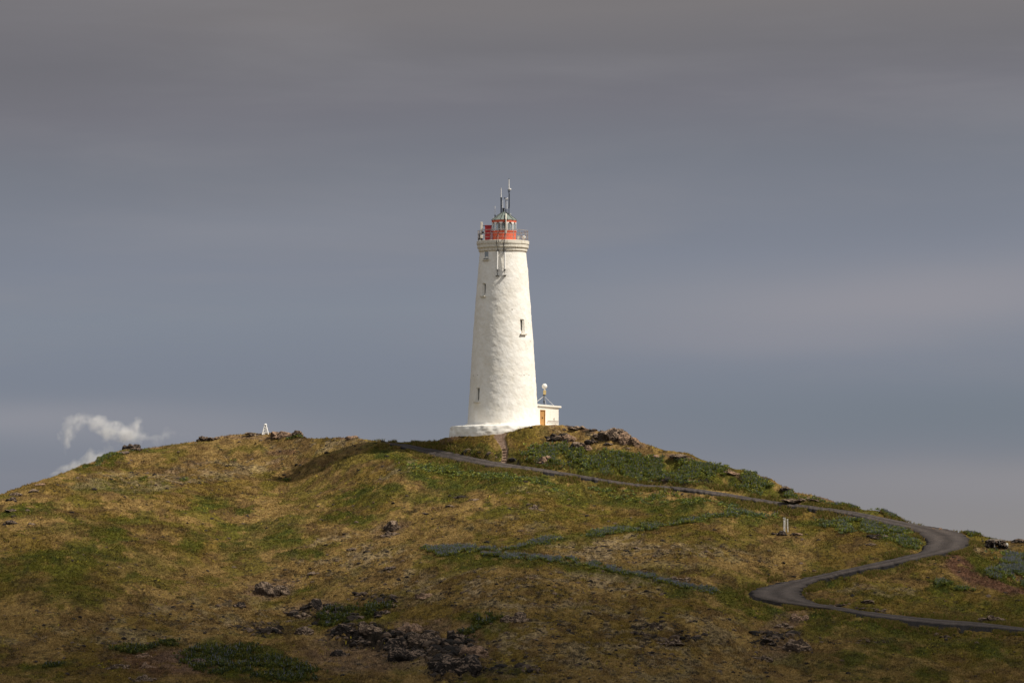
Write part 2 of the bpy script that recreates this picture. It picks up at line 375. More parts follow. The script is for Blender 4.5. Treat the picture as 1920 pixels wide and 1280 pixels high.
def smooth_poly(A, k=24):
    n = len(A); P = np.vstack([2 * A[0] - A[1], A, 2 * A[-1] - A[-2]]); out = []
    for i in range(n - 1):
        p0, p1, p2, p3 = P[i], P[i + 1], P[i + 2], P[i + 3]
        for t in np.arange(k) / k:
            out.append(0.5 * (2 * p1 + (p2 - p0) * t + (2 * p0 - 5 * p1 + 4 * p2 - p3) * t ** 2 + (3 * p1 - p0 - 3 * p2 + p3) * t ** 3))
    out.append(A[-1]); return np.array(out)
RD = smooth_poly(ROAD)
TRAIL = smooth_poly(np.array([(948,812,934,813),(944,817,930,818),(943,822,932,823),(946,829,937,830),(948,837,941,838),(950,846,944,847),(949,856,944,857),(948,866,942,867)], float), 16)
# masks rasterised over the photo frame
MW, MH, MX, MY = 2800, 640, -200, 740
def splat(R, extra=0.0, nv=90):
    m = np.zeros((MH, MW), np.float32)
    for v in np.linspace(-extra, 1 + extra, nv):
        for k in range(2):
            q = R[:, :2] * (1 - v) + R[:, 2:] * v
            if k: q = (q[:-1] + q[1:]) / 2
            ix = np.clip(np.round(q[:, 0] - MX).astype(int), 0, MW - 1); iy = np.clip(np.round(q[:, 1] - MY).astype(int), 0, MH - 1)
            m[iy, ix] = 1
    return m
def blur(m, rx, ry):
    for ax, r in ((1, rx), (0, ry)):
        for _ in range(2):
            k = np.ones(2 * r + 1) / (2 * r + 1)
            m = np.apply_along_axis(lambda q: np.convolve(q, k, 'same'), ax, m) if r else m
    return m
def grow(m, r):
    o = m.copy()
    for dy in range(-r, r + 1):
        for dx in range(-3 * r, 3 * r + 1): o = np.maximum(o, np.roll(np.roll(m, dy, 0), dx, 1))
    return o
road_m = splat(RD, 0.06, 110); road_flat = blur(grow(road_m, 1), 4, 2)
trail_m = blur(splat(TRAIL, 0.2, 12), 1, 1)
road_near = blur(grow(road_m, 3), 10, 5)
def look(m, px, py):
    x = np.clip(np.round(px - MX).astype(int), 0, MW - 1); y = np.clip(np.round(py - MY).astype(int), 0, MH - 1); return m[y, x]

# brushes: px, py, rx, ry, tilt, strength (photo pixels; each lies on the hillside at a fixed place)
B_GREEN = [(60,955,45,16,-.15,.9),(225,915,90,16,-.1,.6),(150,985,120,18,-.12,.55),(195,1010,45,16,-.1,.9),(370,950,50,12,-.1,.7),(340,1022,42,16,-.15,.95),(445,958,35,8,-.05,.8),
 (560,1045,50,12,-.15,.8),(690,930,50,20,-.2,.9),(80,1060,120,30,-.1,.6),(250,1060,140,30,-.1,.4),(480,1020,90,20,-.2,.6),(500,985,100,14,-.15,.6),(100,1110,140,30,0,.4),(660,975,60,10,-.15,.7),
 (560,818,18,5,0,.9),(880,905,140,22,.1,1),(780,870,60,16,.25,.9),(1010,905,90,12,.1,.8),(1120,930,130,16,.05,.7),(1180,880,180,26,.12,1),(1330,895,150,22,.15,1),(1080,860,90,14,.1,.9),(1480,975,140,10,-.02,.7),
 (1250,945,160,16,.05,.8),(1450,930,80,12,.1,.7),(1600,985,110,16,.1,.8),(1690,1015,50,16,0,.8),(1620,950,60,6,.1,.8),(1060,1020,60,10,-.1,.5),(930,1050,120,16,.05,.9),(1150,1080,190,12,.22,.9),(1120,1005,200,9,-.15,.85),
 (1300,975,130,9,-.1,.85),(1560,1088,80,10,-.25,1),(1650,1065,90,10,-.15,.8),(1470,1150,80,12,.1,.9),(1720,1110,100,8,-.1,.3),(1800,1140,130,20,0,.35),(1630,1180,140,16,.1,.6),(1750,1210,180,22,0,.5),
 (1500,1030,110,10,-.1,.35),(840,870,60,10,.2,.8),(900,850,60,12,.2,.55),(965,850,40,14,.2,.5),(1000,815,50,10,0,.35),(270,848,40,4,-.1,.5),(190,865,40,7,-.45,.9),(330,835,40,5,-.05,.5),(1000,960,70,16,0,.5),
 (820,930,90,12,0,.5),(1390,1120,70,18,.2,.55),(1700,1250,250,30,0,.35),(440,1240,130,34,.1,.9),(640,1150,50,18,0,.9),(700,1185,50,12,0,.7),(890,1170,40,20,0,.8),(280,1210,60,8,-.1,.6),(100,1250,60,14,0,.6),(950,1255,60,12,0,.5),
 (1870,1000,60,10,.1,.7),(620,1100,100,14,-.2,.35),(1860,1075,60,30,.4,1),(1770,1098,24,10,0,.9)]
B_DRY = [(600,840,90,18,-.05,.7),(300,900,160,20,-.1,.6),(470,870,100,16,0,.6),(550,840,50,12,-.1,.6),(1010,1110,260,40,0,.75),(1150,1200,260,60,0,.7),(1200,1040,190,26,0,.75),(640,1060,160,24,-.2,.7),(500,1160,170,22,-.1,.6),(640,1010,90,10,-.2,.5),
 (750,1090,120,20,0,.6),(330,1150,160,20,-.1,.5),(1350,1055,140,14,-.05,.4),(1100,815,50,12,.1,.9),(1200,1250,300,50,0,.5),(750,880,50,16,-.3,.5),(880,1240,120,30,0,.6),(680,1255,60,20,0,.4),(1650,1110,90,10,0,.5),(200,1200,180,20,0,.5),(1860,1030,60,8,0,.6),(950,990,110,12,0,.4),(1000,925,60,6,0,.3)]
B_RED = [(815,836,22,6,.2,1),(540,1240,0.1,0.1,0,0),(300,1240,90,30,0,.75),(1800,1065,40,20,.7,1),(1850,1092,60,11,.35,1),(1900,1105,50,8,.2,1),(1700,1060,30,6,0,.4),(1540,945,60,5,.15,.7),(350,880,80,10,0,.3),(560,870,60,10,0,.4),(1740,1175,60,6,.1,.4),(530,850,30,7,0,.7)]
B_BARE = [(540,815,40,7,0,.9),(650,820,40,4,0,.8),(1150,822,50,10,.3,1),(1085,806,40,5,.15,.9),(1250,905,60,4,.1,.6),(1560,941,40,5,.15,.8),(1490,943,60,4,.1,.6),(300,835,30,3,-.1,.6),(450,818,60,4,0,.5),(1766,994,18,4,0,.9),(830,830,40,6,-.3,.6),(735,995,35,14,-.3,.4),(1280,862,40,6,.2,.7),(1370,885,40,5,.3,.6),
 (1470,1165,45,18,-.4,.6),(1470,1215,50,25,-.2,.5),(690,1225,130,40,0,.6),(850,1230,70,40,0,.6),(350,1240,70,25,0,.6),(800,1190,90,30,0,.5),(510,1105,50,18,-.2,.6),(600,1140,60,15,0,.5)]
B_DARK_SHADE = [(1260,903,75,3.5,.03,1),(860,850,70,6,.16,.45),(845,835,24,5,.2,.6),(930,868,60,4,.12,.8),(1490,950,60,3,.1,.5),(1000,953,22,4,0,.6),(880,938,14,3,0,.6),(560,885,40,6,-.2,.25),(800,1215,95,28,0,1),(690,1196,80,20,0,1),(620,1160,40,12,0,.8),(500,1180,60,14,0,.6),(860,1255,50,26,0,.8),(600,1145,60,10,0,.5),(1000,870,80,4,.1,.7),  # dark soil and lava; also paints shade under overhangs and between crags
 (1250,1195,70,10,0,.5),(1210,1175,40,6,0,.4),(1460,1200,50,16,-.2,.5),(1650,1200,150,6,.05,.3),(700,1120,60,6,0,.5),(365,1235,40,12,0,.6),(960,1260,60,10,0,.5),(880,848,60,10,.2,.3),(1730,1180,60,4,.1,.4)]
def brush(px, py, L, warpx, warpy):
    X = px + warpx; Y = py + warpy; m = np.zeros_like(px)
    for (cx, cy, rx, ry, ti, s) in L:
        dx = X - cx; dy = (Y - cy) - ti * dx
        q = (dx / rx) ** 2 + (dy / ry) ** 2
        m = np.maximum(m, s * (1 - sstep(0.35, 1.5, q)))
    return m
C = dict(straw=(.260,.172,.058), ochre=(.168,.114,.025), pale=(.36,.27,.15), olive=(.120,.105,.012), green=(.090,.093,.011), deep=(.046,.062,.010), red=(.15,.078,.045), brown=(.120,.073,.028), bare=(.225,.145,.100), dark=(.022,.018,.014))
C = {k: np.array(v) for k, v in C.items()}
def ground_color(px, py, x, y):
    """surface colour of turf at a place; also returns masks"""
    ys = y * 0.55
    n1 = fbm2(x / 9, ys / 9, 5, 11); n2 = fbm2(x / 3.2, ys / 3.2, 4, 23); n3 = fbm2(x / 0.9, ys / 0.9, 4, 37); n4 = fbm2(x / 0.33, y / 0.33, 2, 51)
    wx = (fbm2(x / 4, ys / 4, 4, 61) - .5) * 90 + (n3 - .5) * 30; wy = (fbm2(x / 4, ys / 4, 4, 71) - .5) * 26 + (n3 - .5) * 12
    g = brush(px, py, B_GREEN, wx, wy); d = brush(px, py, B_DRY, wx, wy); r = brush(px, py, B_RED, wx * .4, wy * .5); b = brush(px, py, B_BARE, wx * .5, wy * .5); k = brush(px, py, B_DARK_SHADE, wx * .5, wy * .4)
    ln = np.random.default_rng(5).random(np.shape(px))
    def mixc(c, col, f): return c * (1 - f[..., None]) + col * f[..., None]
    c = np.broadcast_to(C['straw'], px.shape + (3,)).copy()
    c = mixc(c, C['ochre'], sstep(.42, .62, n1 + (n3 - .5) * .3))
    c = mixc(c, C['olive'], sstep(.46, .64, n2 + (n3 - .5) * .4) * .7 * (1 - d * .8))
    c = mixc(c, C['brown'], sstep(.52, .68, fbm2(x / 1.7, ys / 1.7, 4, 91)) * .7)
    gg = .88 * np.clip(g * 1.1 + (n2 - .5) * 1.1 * (g > .02), 0, 1)
    c = mixc(c, C['green'], gg * sstep(.25, .55, n3 + .12))
    c = mixc(c, C['deep'], gg * sstep(.5, .7, fbm2(x / 1.3, ys / 1.3, 4, 131)) * .8)
    c = mixc(c, C['pale'], d * sstep(.45, .68, n3 + (n2 - .5) * .7) * .95)  # pale dry straw, raised to paint its highlights too
    c = mixc(c, C['red'], r * sstep(.2, .5, n3 + .1)); c = mixc(c, C['bare'], b * sstep(.3, .55, n3 + .08))
    shadow_speck = sstep(.57, .70, n4 * .6 + n3 * .4 + d * .05) * (.60 + .25 * d) * (1 - gg * .5)  # dark flecks paint small shadows among the dry straw
    c = mixc(c, C['dark'], np.clip(shadow_speck + k * sstep(.25, .5, n3 + .08) * .97, 0, 1))
    c = c * (0.72 + 0.56 * ln ** 1.2)[..., None]
    c = c * (0.74 + 0.56 * fbm2(x / 0.6, ys / 0.5, 3, 151))[..., None]
    # small yellow flowers
    yl = (ln > .992) & (fbm2(x / 6, ys / 6, 3, 171) + g * .12 > .56)
    c[yl] = (.40, .33, .03)
    return np.clip(c, .004, .8), g, d, k, n3
def bumps(px, py, x, y, g, d, k):
    """relief in metres on top of the smooth hill"""
    h = (fbm2(x / 11, y / 11, 3, 201) - .5) * .9 + (fbm2(x / 3.5, y / 4.5, 3, 211) - .5) * .55
    lump = fbm2(x / 1.1, y / 1.4, 3, 221); fine = fbm2(x / .42, y / .5, 2, 231)
    h = h + (np.abs(lump - .5) * -1.0 + .25) * .42 + (fine - .5) * .17
    crag = 1 - np.abs(fbm2(x / 1.6, y / 1.8, 4, 241) * 2 - 1)
    h = h + k * (crag - .72) * 1.9 + g * (fine - .3) * .12
    return h

def hill():
    cols = np.concatenate([np.linspace(-1500, -60, 40, endpoint=False), np.linspace(-60, 1980, 1350, endpoint=False), np.linspace(1980, 3400, 40)])
    nv = 820; v = np.linspace(0, 1, nv)
    sy = sky_y(cols); by = np.maximum(1292.0, sy + 60)
    PX = np.repeat(cols[None], nv, 0)
    # rows spread evenly in depth: dense lookup per column
    vv = np.linspace(0, 1, 160); PYc = by[None] + (sy - by)[None] * vv[:, None]
    Yc = depth(np.repeat(cols[None], 160, 0), PYc); Yc = np.maximum.accumulate(Yc, 0)
    PY = np.empty((nv, len(cols))); 
    for j in range(len(cols)):
        y_ = Yc[:, j] + np.arange(160) * 1e-5
        s = (y_ - y_[0]) / (y_[-1] - y_[0]); s = 0.6 * s + 0.4 * vv
        PY[:, j] = np.interp(v, s, PYc[:, j])
    D = depth(PX, PY); D = np.maximum.accumulate(D, 0)
    P = ray_pt(PX, PY, D)
    col, g, d, k, n3 = ground_color(PX, PY, P[..., 0], P[..., 1])
    h = bumps(PX, PY, P[..., 0], P[..., 1], g, d, k)
    fl = np.clip(look(road_flat, PX, PY) * 1.6, 0, 1); tr = look(trail_m, PX, PY)
    h = h * (1 - fl) * (1 - .8 * np.clip(tr * 1.5, 0, 1)) - fl * 0.10 - .12 * np.clip(tr * 1.5, 0, 1)
    crest = sstep(0.9, 1.0, v)[:, None]
    h = h * (1 - .45 * crest)
    sh = np.exp(-(((PX - 1868) / 34) ** 2 + ((PY - 1028) / 13) ** 2)); h = h * (1 - sh) - .12 * sh
    tw = np.hypot(P[..., 0] - xat(943), P[..., 1] - 500) < 7.5
    h = np.where(tw, h * .3, h)
    vis = P.copy(); vis[..., 2] += h
    trc = np.array((.25, .175, .13)) * (.8 + .4 * n3[..., None]); f = np.clip(tr * 1.6, 0, 1)[..., None]
    col = col * (1 - f) + trc * f
    # near slope running back to the viewpoint, and the far side beyond the crest
    nb = 46; yprof = [0, 10, 40, 100, 200, 280, 338]; zprof = [-1.75, -2.4, -5.2, -10.5, -13.8, -12.6, -10.2]
    base = vis[0]; rows = []
    for i in range(nb):
        q = i / (nb - 1.0)
        Y = -160 + (base[:, 1] + 160) * (1 - (1 - q) ** 1.4) if False else -160 + (base[:, 1] + 160) * q
        zz = np.interp(Y / base[:, 1] * 338, yprof, zprof); zz = np.where(Y < 0, -1.75 - (Y / 160.0) ** 2 * 32, zz)
        wq = np.clip(Y / base[:, 1], 0, 1) ** 4
        zz = zz + (base[:, 2] + 10.2) * wq
        X = base[:, 0] * (0.35 + 0.65 * np.clip(Y / base[:, 1], 0, 1))
        rows.append(np.stack([X, Y, zz + (fbm2(X / 3, Y / 3, 3, 5) - .5) * .4 * (q < .97) * (Y > 20)], -1))
    near = np.array(rows)[:-1]
    top = vis[-1]; zr = P[-1, :, 2]; far = []
    for dd in [0.4, 1, 1.8, 3, 4.5, 6.5, 9, 12, 16, 22, 30, 42, 60, 85, 120, 170, 240]:
        X = top[:, 0] * (1 + dd / 500); Y = top[:, 1] + dd
        zz = zr - .012 * dd - .0012 * dd ** 2 + (fbm2(X / 3, Y / 3, 3, 205) - .5) * .3 * min(1, dd / 6) + (top[:, 2] - zr) * max(0, 1 - dd / 5)
        far.append(np.stack([X, Y, np.maximum(zz, -40)], -1))
    far = np.array(far)
    def cc(A):
        return np.broadcast_to(C['straw'] * .8, A.shape) * (.6 + .8 * fbm2(A[..., 0] / 4, A[..., 1] / 4, 4, 9))[..., None]
    V = np.concatenate([near, vis, far]); K = np.concatenate([cc(near), col, cc(far)])
    nr, nc = V.shape[:2]; idx = np.arange(nr * nc).reshape(nr, nc)
    Fq = np.stack([idx[:-1, :-1], idx[:-1, 1:], idx[1:, 1:], idx[1:, :-1]], -1).reshape(-1, 4)
    o = mesh_np('hill', V.reshape(-1, 3), Fq, M['turf'], smooth=True, cols=K.reshape(-1, 3)); tag(o, kind='structure')
    return cols, PY, vis, col, g, d, k, fl, tr
G_cols, G_py, G_v, G_col, G_g, G_d, G_k, G_fl, G_tr = hill()
def row_of(ci, py):
    """fractional row index for photo row py in column ci (rows run bottom to top)"""
    return np.interp(-py, -G_py[:, ci], np.arange(G_py.shape[0]))
def ground_at(px, py):
    ci = int(np.argmin(np.abs(G_cols - px))); r = int(round(float(row_of(ci, py)))); return Vector(G_v[r, ci])

gr = MB(); gr.box((0, 6000, -36), (26000, 26000, 2)); tag(gr.build('ground', simple('distant_lava_plain', (0.085, 0.075, 0.05), 0.95, var=0.4, scale=0.01)), kind='structure')

# ------------------------------------------------------------------ road
def road():
    n = len(RD); prof = []   # across: bank foot, far edge ... near edge, bank foot
    vs = [-0.02] + list(np.linspace(0.0, 1.0, 9)) + [1.02]
    V = []; K = []
    cr = np.random.default_rng(3)
    U = RD[:, :2]; L = RD[:, 2:]
    PU = ray_pt(U[:, 0], U[:, 1], depth(U[:, 0], np.maximum(U[:, 1], sky_y(U[:, 0])))); PL = ray_pt(L[:, 0], L[:, 1], depth(L[:, 0], np.maximum(L[:, 1], sky_y(L[:, 0]))))
    side = PL - PU; side[:, 2] = 0; ln = np.linalg.norm(side, axis=1, keepdims=True); side /= ln
    jit = (fbm2(np.arange(n) / 3.0, np.zeros(n), 3, 77) - .5)[:, None] * 1.1
    jit2 = (fbm2(np.arange(n) / 3.0, np.ones(n) * 9, 3, 78) - .5)[:, None] * 1.1
    PU = PU + side * jit; PL = PL + side * jit2
    rows = []; cc = []
    def put(P, dz, c): q = P.copy(); q[:, 2] += dz; rows.append(q); cc.append(np.broadcast_to(np.array(c), q.shape))
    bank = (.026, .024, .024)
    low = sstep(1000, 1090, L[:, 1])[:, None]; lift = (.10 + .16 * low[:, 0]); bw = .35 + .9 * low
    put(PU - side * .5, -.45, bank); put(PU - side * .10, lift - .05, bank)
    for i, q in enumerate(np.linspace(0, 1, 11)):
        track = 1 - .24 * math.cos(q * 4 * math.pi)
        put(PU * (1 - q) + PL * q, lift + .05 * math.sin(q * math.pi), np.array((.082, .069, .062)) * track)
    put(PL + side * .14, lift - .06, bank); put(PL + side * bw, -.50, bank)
    V = np.array(rows); K = np.array(cc)
    V[..., 2] += (fbm2(V[..., 0] / .7, V[..., 1] / .7, 3, 301) - .5) * .06
    nr, nc = V.shape[:2]; idx = np.arange(nr * nc).reshape(nr, nc)
    Fq = np.stack([idx[:-1, :-1], idx[:-1, 1:], idx[1:, 1:], idx[1:, :-1]], -1).reshape(-1, 4)
    tag(mesh_np('gravel_road', V.reshape(-1, 3), Fq, M['gravel'], smooth=True, cols=K.reshape(-1, 3)), kind='structure')
road()

# ------------------------------------------------------------------ grass and lupins (uncountable ground cover)
def scatter(n, weight, rng, rowlo=0):
    """pick n grid vertices with probability ~ weight * ground area"""
    nr, nc = weight.shape
    wx = np.gradient(G_cols)[None] ; wy = np.abs(np.gradient(G_v[..., 1], axis=0))
    wgt = (weight * wx * wy).ravel(); cdf = np.cumsum(wgt); cdf /= cdf[-1]
    i = np.searchsorted(cdf, rng.random(n)); i = np.clip(i, 0, nr * nc - 1)
    P = G_v.reshape(-1, 3)[i].copy(); P[:, 0] += (rng.random(n) - .5) * .12; P[:, 1] += (rng.random(n) - .5) * .2
    return i, P
def blades(P, colr, rng, nb, hlo, hhi, wd, lean, name, kind_cat, tipmul=1.25):
    n = len(P); V = []; K = []; 
    for b in range(nb):
        an = rng.random(n) * 2 * math.pi; h = hlo + (hhi - hlo) * rng.random(n); le = lean * (.3 + rng.random(n)) * h
        wv = wd * (.6 + .8 * rng.random(n)); off = (rng.random((n, 2)) - .5) * .16
        fa = rng.random(n) * math.pi
        bx = P[:, 0] + off[:, 0]; by = P[:, 1] + off[:, 1]; bz = P[:, 2] - .04
        dx = np.cos(fa) * wv; dy = np.sin(fa) * wv * .5
        a = np.stack([bx - dx, by - dy, bz], -1); c = np.stack([bx + dx, by + dy, bz], -1)
        t = np.stack([bx + np.cos(an) * le, by + np.sin(an) * le, bz + h], -1)
        V.append(np.stack([a, c, t], 1)); j = (.7 + .7 * rng.random(n))[:, None]
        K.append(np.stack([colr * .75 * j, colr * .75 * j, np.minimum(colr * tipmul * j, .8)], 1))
    V = np.concatenate(V).reshape(-1, 3); K = np.concatenate(K).reshape(-1, 3)
    o = mesh_np(name, V, np.arange(len(V)).reshape(-1, 3), M['leaf'], cols=K); return o
rng = np.random.default_rng(21)
inframe = ((G_cols > -60) & (G_cols < 1990))[None].astype(float)
okr = (1 - np.clip(G_fl * 1.4, 0, 1)) * (1 - np.clip(G_tr * 1.6, 0, 1)) * inframe
patchy = sstep(.38, .62, fbm2(G_v[..., 0] / 2.2, G_v[..., 1] / 3, 3, 401))
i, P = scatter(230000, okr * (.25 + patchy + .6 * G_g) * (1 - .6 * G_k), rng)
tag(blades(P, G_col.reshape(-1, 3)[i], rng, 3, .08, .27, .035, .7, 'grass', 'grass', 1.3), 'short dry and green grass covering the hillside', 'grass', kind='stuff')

verge = np.clip(look(road_near, np.repeat(G_cols[None], G_py.shape[0], 0), G_py) * 2.2, 0, 1) * (1 - np.clip(look(blur(road_m, 2, 1), np.repeat(G_cols[None], G_py.shape[0], 0), G_py) * 1.1, 0, 1)) * inframe
i, P = scatter(42000, verge * patchy, rng); P[:, 2] += .10
cg = np.where(rng.random((len(P), 1)) < .55, C['green'] * 1.1, C['straw'] * .8)
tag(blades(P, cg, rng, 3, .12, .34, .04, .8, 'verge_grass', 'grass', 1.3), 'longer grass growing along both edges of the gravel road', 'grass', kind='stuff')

def lupins(name, L, n, label, flower=.55, hmul=1.0, shade=1.0, seed=1):
    """leafy clumps with upright blue flower spikes, in patches given as brushes"""
    rg = np.random.default_rng(seed)
    PX = np.repeat(G_cols[None], G_py.shape[0], 0)
    x = G_v[..., 0]; y = G_v[..., 1]
    wx = (fbm2(x / 2.5, y / 3.5, 3, 61 + seed) - .5) * 34; wy = (fbm2(x / 2.5, y / 3.5, 3, 71 + seed) - .5) * 12
    m = brush(PX, G_py, L, wx, wy) * (1 - np.clip(G_fl * 1.3, 0, 1))
    m = m * sstep(.34, .66, fbm2(x / 1.5, y / 2.2, 4, 81 + seed) + .04)
    i, P = scatter(n, m ** 1.6 * inframe, rg); n = len(P)
    V = []; K = []; leafc = np.array([(.17,.20,.040),(.24,.235,.045),(.12,.155,.065)]); flc = np.array([(.22,.22,.30),(.27,.27,.34),(.18,.20,.24),(.28,.29,.29)])
    H = hmul * (.20 + .24 * rg.random(n))
    lc = leafc[rg.integers(0, 3, n)] * shade * (.7 + .6 * rg.random(n))[:, None]  # low shade values paint the foreground shading into the leaf colour
    for b in range(9):        # leaf fans
        an = rg.random(n) * 6.283; rr = .05 + .16 * rg.random(n); hz = H * (.35 + .55 * rg.random(n)); s = .05 + .05 * rg.random(n)
        c = P + np.stack([np.cos(an) * rr, np.sin(an) * rr, hz], -1)
        d1 = np.stack([np.cos(an + 1.2), np.sin(an + 1.2), rg.random(n) * .8], -1) * s[:, None]; d2 = np.stack([np.cos(an - .6), np.sin(an - .6), .9 - rg.random(n)], -1) * s[:, None]
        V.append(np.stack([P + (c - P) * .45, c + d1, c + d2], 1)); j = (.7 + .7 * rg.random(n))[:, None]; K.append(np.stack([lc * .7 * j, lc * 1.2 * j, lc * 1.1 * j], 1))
    for b in range(3):        # flower spikes
        on = np.where(rg.random(n) < flower)[0]; Q = P[on]; k = len(on)
        an = rg.random(k) * 6.283; off = np.stack([np.cos(an), np.sin(an), 0 * an], -1) * (.04 + .14 * rg.random(k))[:, None]
        b0 = Q + off; b0[:, 2] += H[on] * .75; t = b0 + np.stack([(rg.random(k) - .5) * .06, (rg.random(k) - .5) * .06, H[on] * (.45 + .4 * rg.random(k))], -1)
        w_ = .022; fc = flc[rg.integers(0, 4, k)] * (.75 + .5 * rg.random(k))[:, None]
        for a0 in (0, 1.57):
            dv = np.array([math.cos(a0) * w_, math.sin(a0) * w_, 0])
            V.append(np.stack([b0 - dv, b0 + dv, t], 1)); K.append(np.stack([fc * .9, fc * .9, fc * 1.15], 1))
    V = np.concatenate(V).reshape(-1, 3); K = np.concatenate(K).reshape(-1, 3)
    tag(mesh_np(name, V, np.arange(len(V)).reshape(-1, 3), M['leaf'], cols=K), label, 'lupins', 'lupin patches on the hillside', 'stuff')
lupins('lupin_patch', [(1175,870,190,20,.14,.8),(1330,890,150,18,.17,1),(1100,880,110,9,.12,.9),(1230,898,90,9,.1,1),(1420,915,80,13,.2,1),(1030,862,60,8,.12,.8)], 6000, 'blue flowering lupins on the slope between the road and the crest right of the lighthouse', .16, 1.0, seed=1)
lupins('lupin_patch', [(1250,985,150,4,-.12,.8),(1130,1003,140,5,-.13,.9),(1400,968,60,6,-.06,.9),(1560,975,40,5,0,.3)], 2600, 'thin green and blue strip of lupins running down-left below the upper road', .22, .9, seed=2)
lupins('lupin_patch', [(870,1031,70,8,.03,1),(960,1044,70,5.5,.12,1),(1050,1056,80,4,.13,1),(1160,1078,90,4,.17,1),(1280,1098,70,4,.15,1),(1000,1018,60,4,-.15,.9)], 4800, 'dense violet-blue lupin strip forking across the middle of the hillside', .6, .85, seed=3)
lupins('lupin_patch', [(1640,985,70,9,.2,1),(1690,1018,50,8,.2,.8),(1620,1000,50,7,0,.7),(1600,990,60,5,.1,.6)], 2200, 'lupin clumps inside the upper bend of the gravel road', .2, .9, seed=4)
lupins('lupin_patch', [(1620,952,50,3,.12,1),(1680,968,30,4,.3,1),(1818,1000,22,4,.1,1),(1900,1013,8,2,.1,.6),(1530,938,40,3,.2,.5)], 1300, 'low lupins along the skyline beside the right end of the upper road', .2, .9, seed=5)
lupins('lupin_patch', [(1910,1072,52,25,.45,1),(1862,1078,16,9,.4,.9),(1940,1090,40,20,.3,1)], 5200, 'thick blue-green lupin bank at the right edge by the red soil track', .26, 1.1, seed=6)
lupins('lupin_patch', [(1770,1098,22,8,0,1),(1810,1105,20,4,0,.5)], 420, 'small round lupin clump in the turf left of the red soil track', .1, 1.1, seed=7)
lupins('lupin_patch', [(450,1245,110,30,.12,1),(520,1262,80,20,.1,.9),(250,1215,50,8,-.1,.8),(90,1248,20,6,0,.8),(320,1203,26,7,0,.9)], 3600, 'leafy lupin thicket with painted-in shade at the bottom left of the hillside', .05, 1.3, .42, seed=8)
lupins('lupin_patch', [(620,1160,26,14,0,1),(665,1155,40,14,-.1,1),(700,1140,40,8,0,.6),(905,1165,30,9,0,.9),(880,1190,18,12,0,.7)], 1600, 'green lupin clumps with painted-in shade, growing among the black lava rocks', .04, 1.3, .42, seed=9)
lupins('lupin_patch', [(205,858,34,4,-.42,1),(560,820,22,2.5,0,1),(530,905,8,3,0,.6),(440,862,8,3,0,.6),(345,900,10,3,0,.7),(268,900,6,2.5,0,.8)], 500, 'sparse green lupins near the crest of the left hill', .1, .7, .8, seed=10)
lupins('lupin_patch', [(850,885,90,9,.15,.5),(960,898,110,6,.1,.5),(1150,925,140,7,.05,.5),(1300,945,90,6,.05,.5)], 1500, 'scattered leafy tufts below the road in front of the lighthouse', .03, .8, seed=11)

# ------------------------------------------------------------------ rocks
_b = bmesh.new(); bmesh.ops.create_icosphere(_b, subdivisions=4, radius=1)
ICO_V = np.array([v.co[:] for v in _b.verts]); ICO_F = np.array([[v.index for v in f.verts] for f in _b.faces]); _b.free()
def lump(rg, size, seed):
    n = rg.normal(size=(16, 3)); n /= np.linalg.norm(n, axis=1, keepdims=True); dd = .62 + .38 * rg.random(16)
    q = ICO_V @ n.T; r = np.min(np.where(q > .12, dd[None] / np.maximum(q, .12), 9), axis=1)
    r = np.minimum(r, 1.25)
    r = r * (1 + .38 * (fbm3(ICO_V * 2.1 + seed, 4, seed, .6) - .5)) + .12 * (1 - np.abs(fbm3(ICO_V * 4 + seed, 3, seed + 5) * 2 - 1) * 2)
    return ICO_V * r[:, None] * np.array(size)
def rock(px, py, wpx, hpx, label, mat='rock', cat='rock', seed=0, group=None, name=None):
    rg = np.random.default_rng(1000 + seed)
    base = ground_at(px, py + hpx * .42); s = base.y / F_PX
    wm = wpx * s * 1.08; hm = hpx * s * 1.15
    k = int(np.clip(round(wpx / (5.0 if wpx < 30 else 4.4)), 1, 13)); V = []; Fc = []; off = 0
    for j in range(k):
        t = (j + .5) / k - .5 if k > 1 else 0
        front = (j % 2) if k > 3 else 0                  # a lower row of blocks in front of the higher row
        wx = max(wm / k * 1.25, .16) * (.7 + .8 * rg.random()) if k > 1 else wm * .5
        hz = hm * (.5 + .6 * rg.random()) * (1 - .9 * abs(t) ** 1.3) * (.62 if front else 1.0)
        wx = max(wx, hz * .85 if k > 1 else 0)
        L = lump(rg, (wx, wx * (.8 + .5 * rg.random()), max(hz * .85, .12)), seed * 13 + j)
        a = rg.random() * .7 - .35; Rm = np.array([[math.cos(a), 0, -math.sin(a)], [0, 1, 0], [math.sin(a), 0, math.cos(a)]]); L = L @ Rm.T
        tx = t * .92 + (rg.random() - .5) * .10
        cx = base.x + tx * wm; cy = base.y + (rg.random() - .5) * wm * .25 - (.35 * wm / 2 if front else 0)
        g = ground_at(px + tx * wpx, py + hpx * (.42 if not front else .75))
        L += np.array([cx, cy, g.z + hz * .05]); V.append(L); Fc.append(ICO_F + off); off += len(L)
    V = np.concatenate(V) - np.array(base)
    o = mesh_np(name or ('boulder' if k <= 2 else 'rock_outcrop'), V, np.concatenate(Fc), M[mat], loc=base)
    tag(o, label, cat, group or 'lava rocks on the hillside'); return o
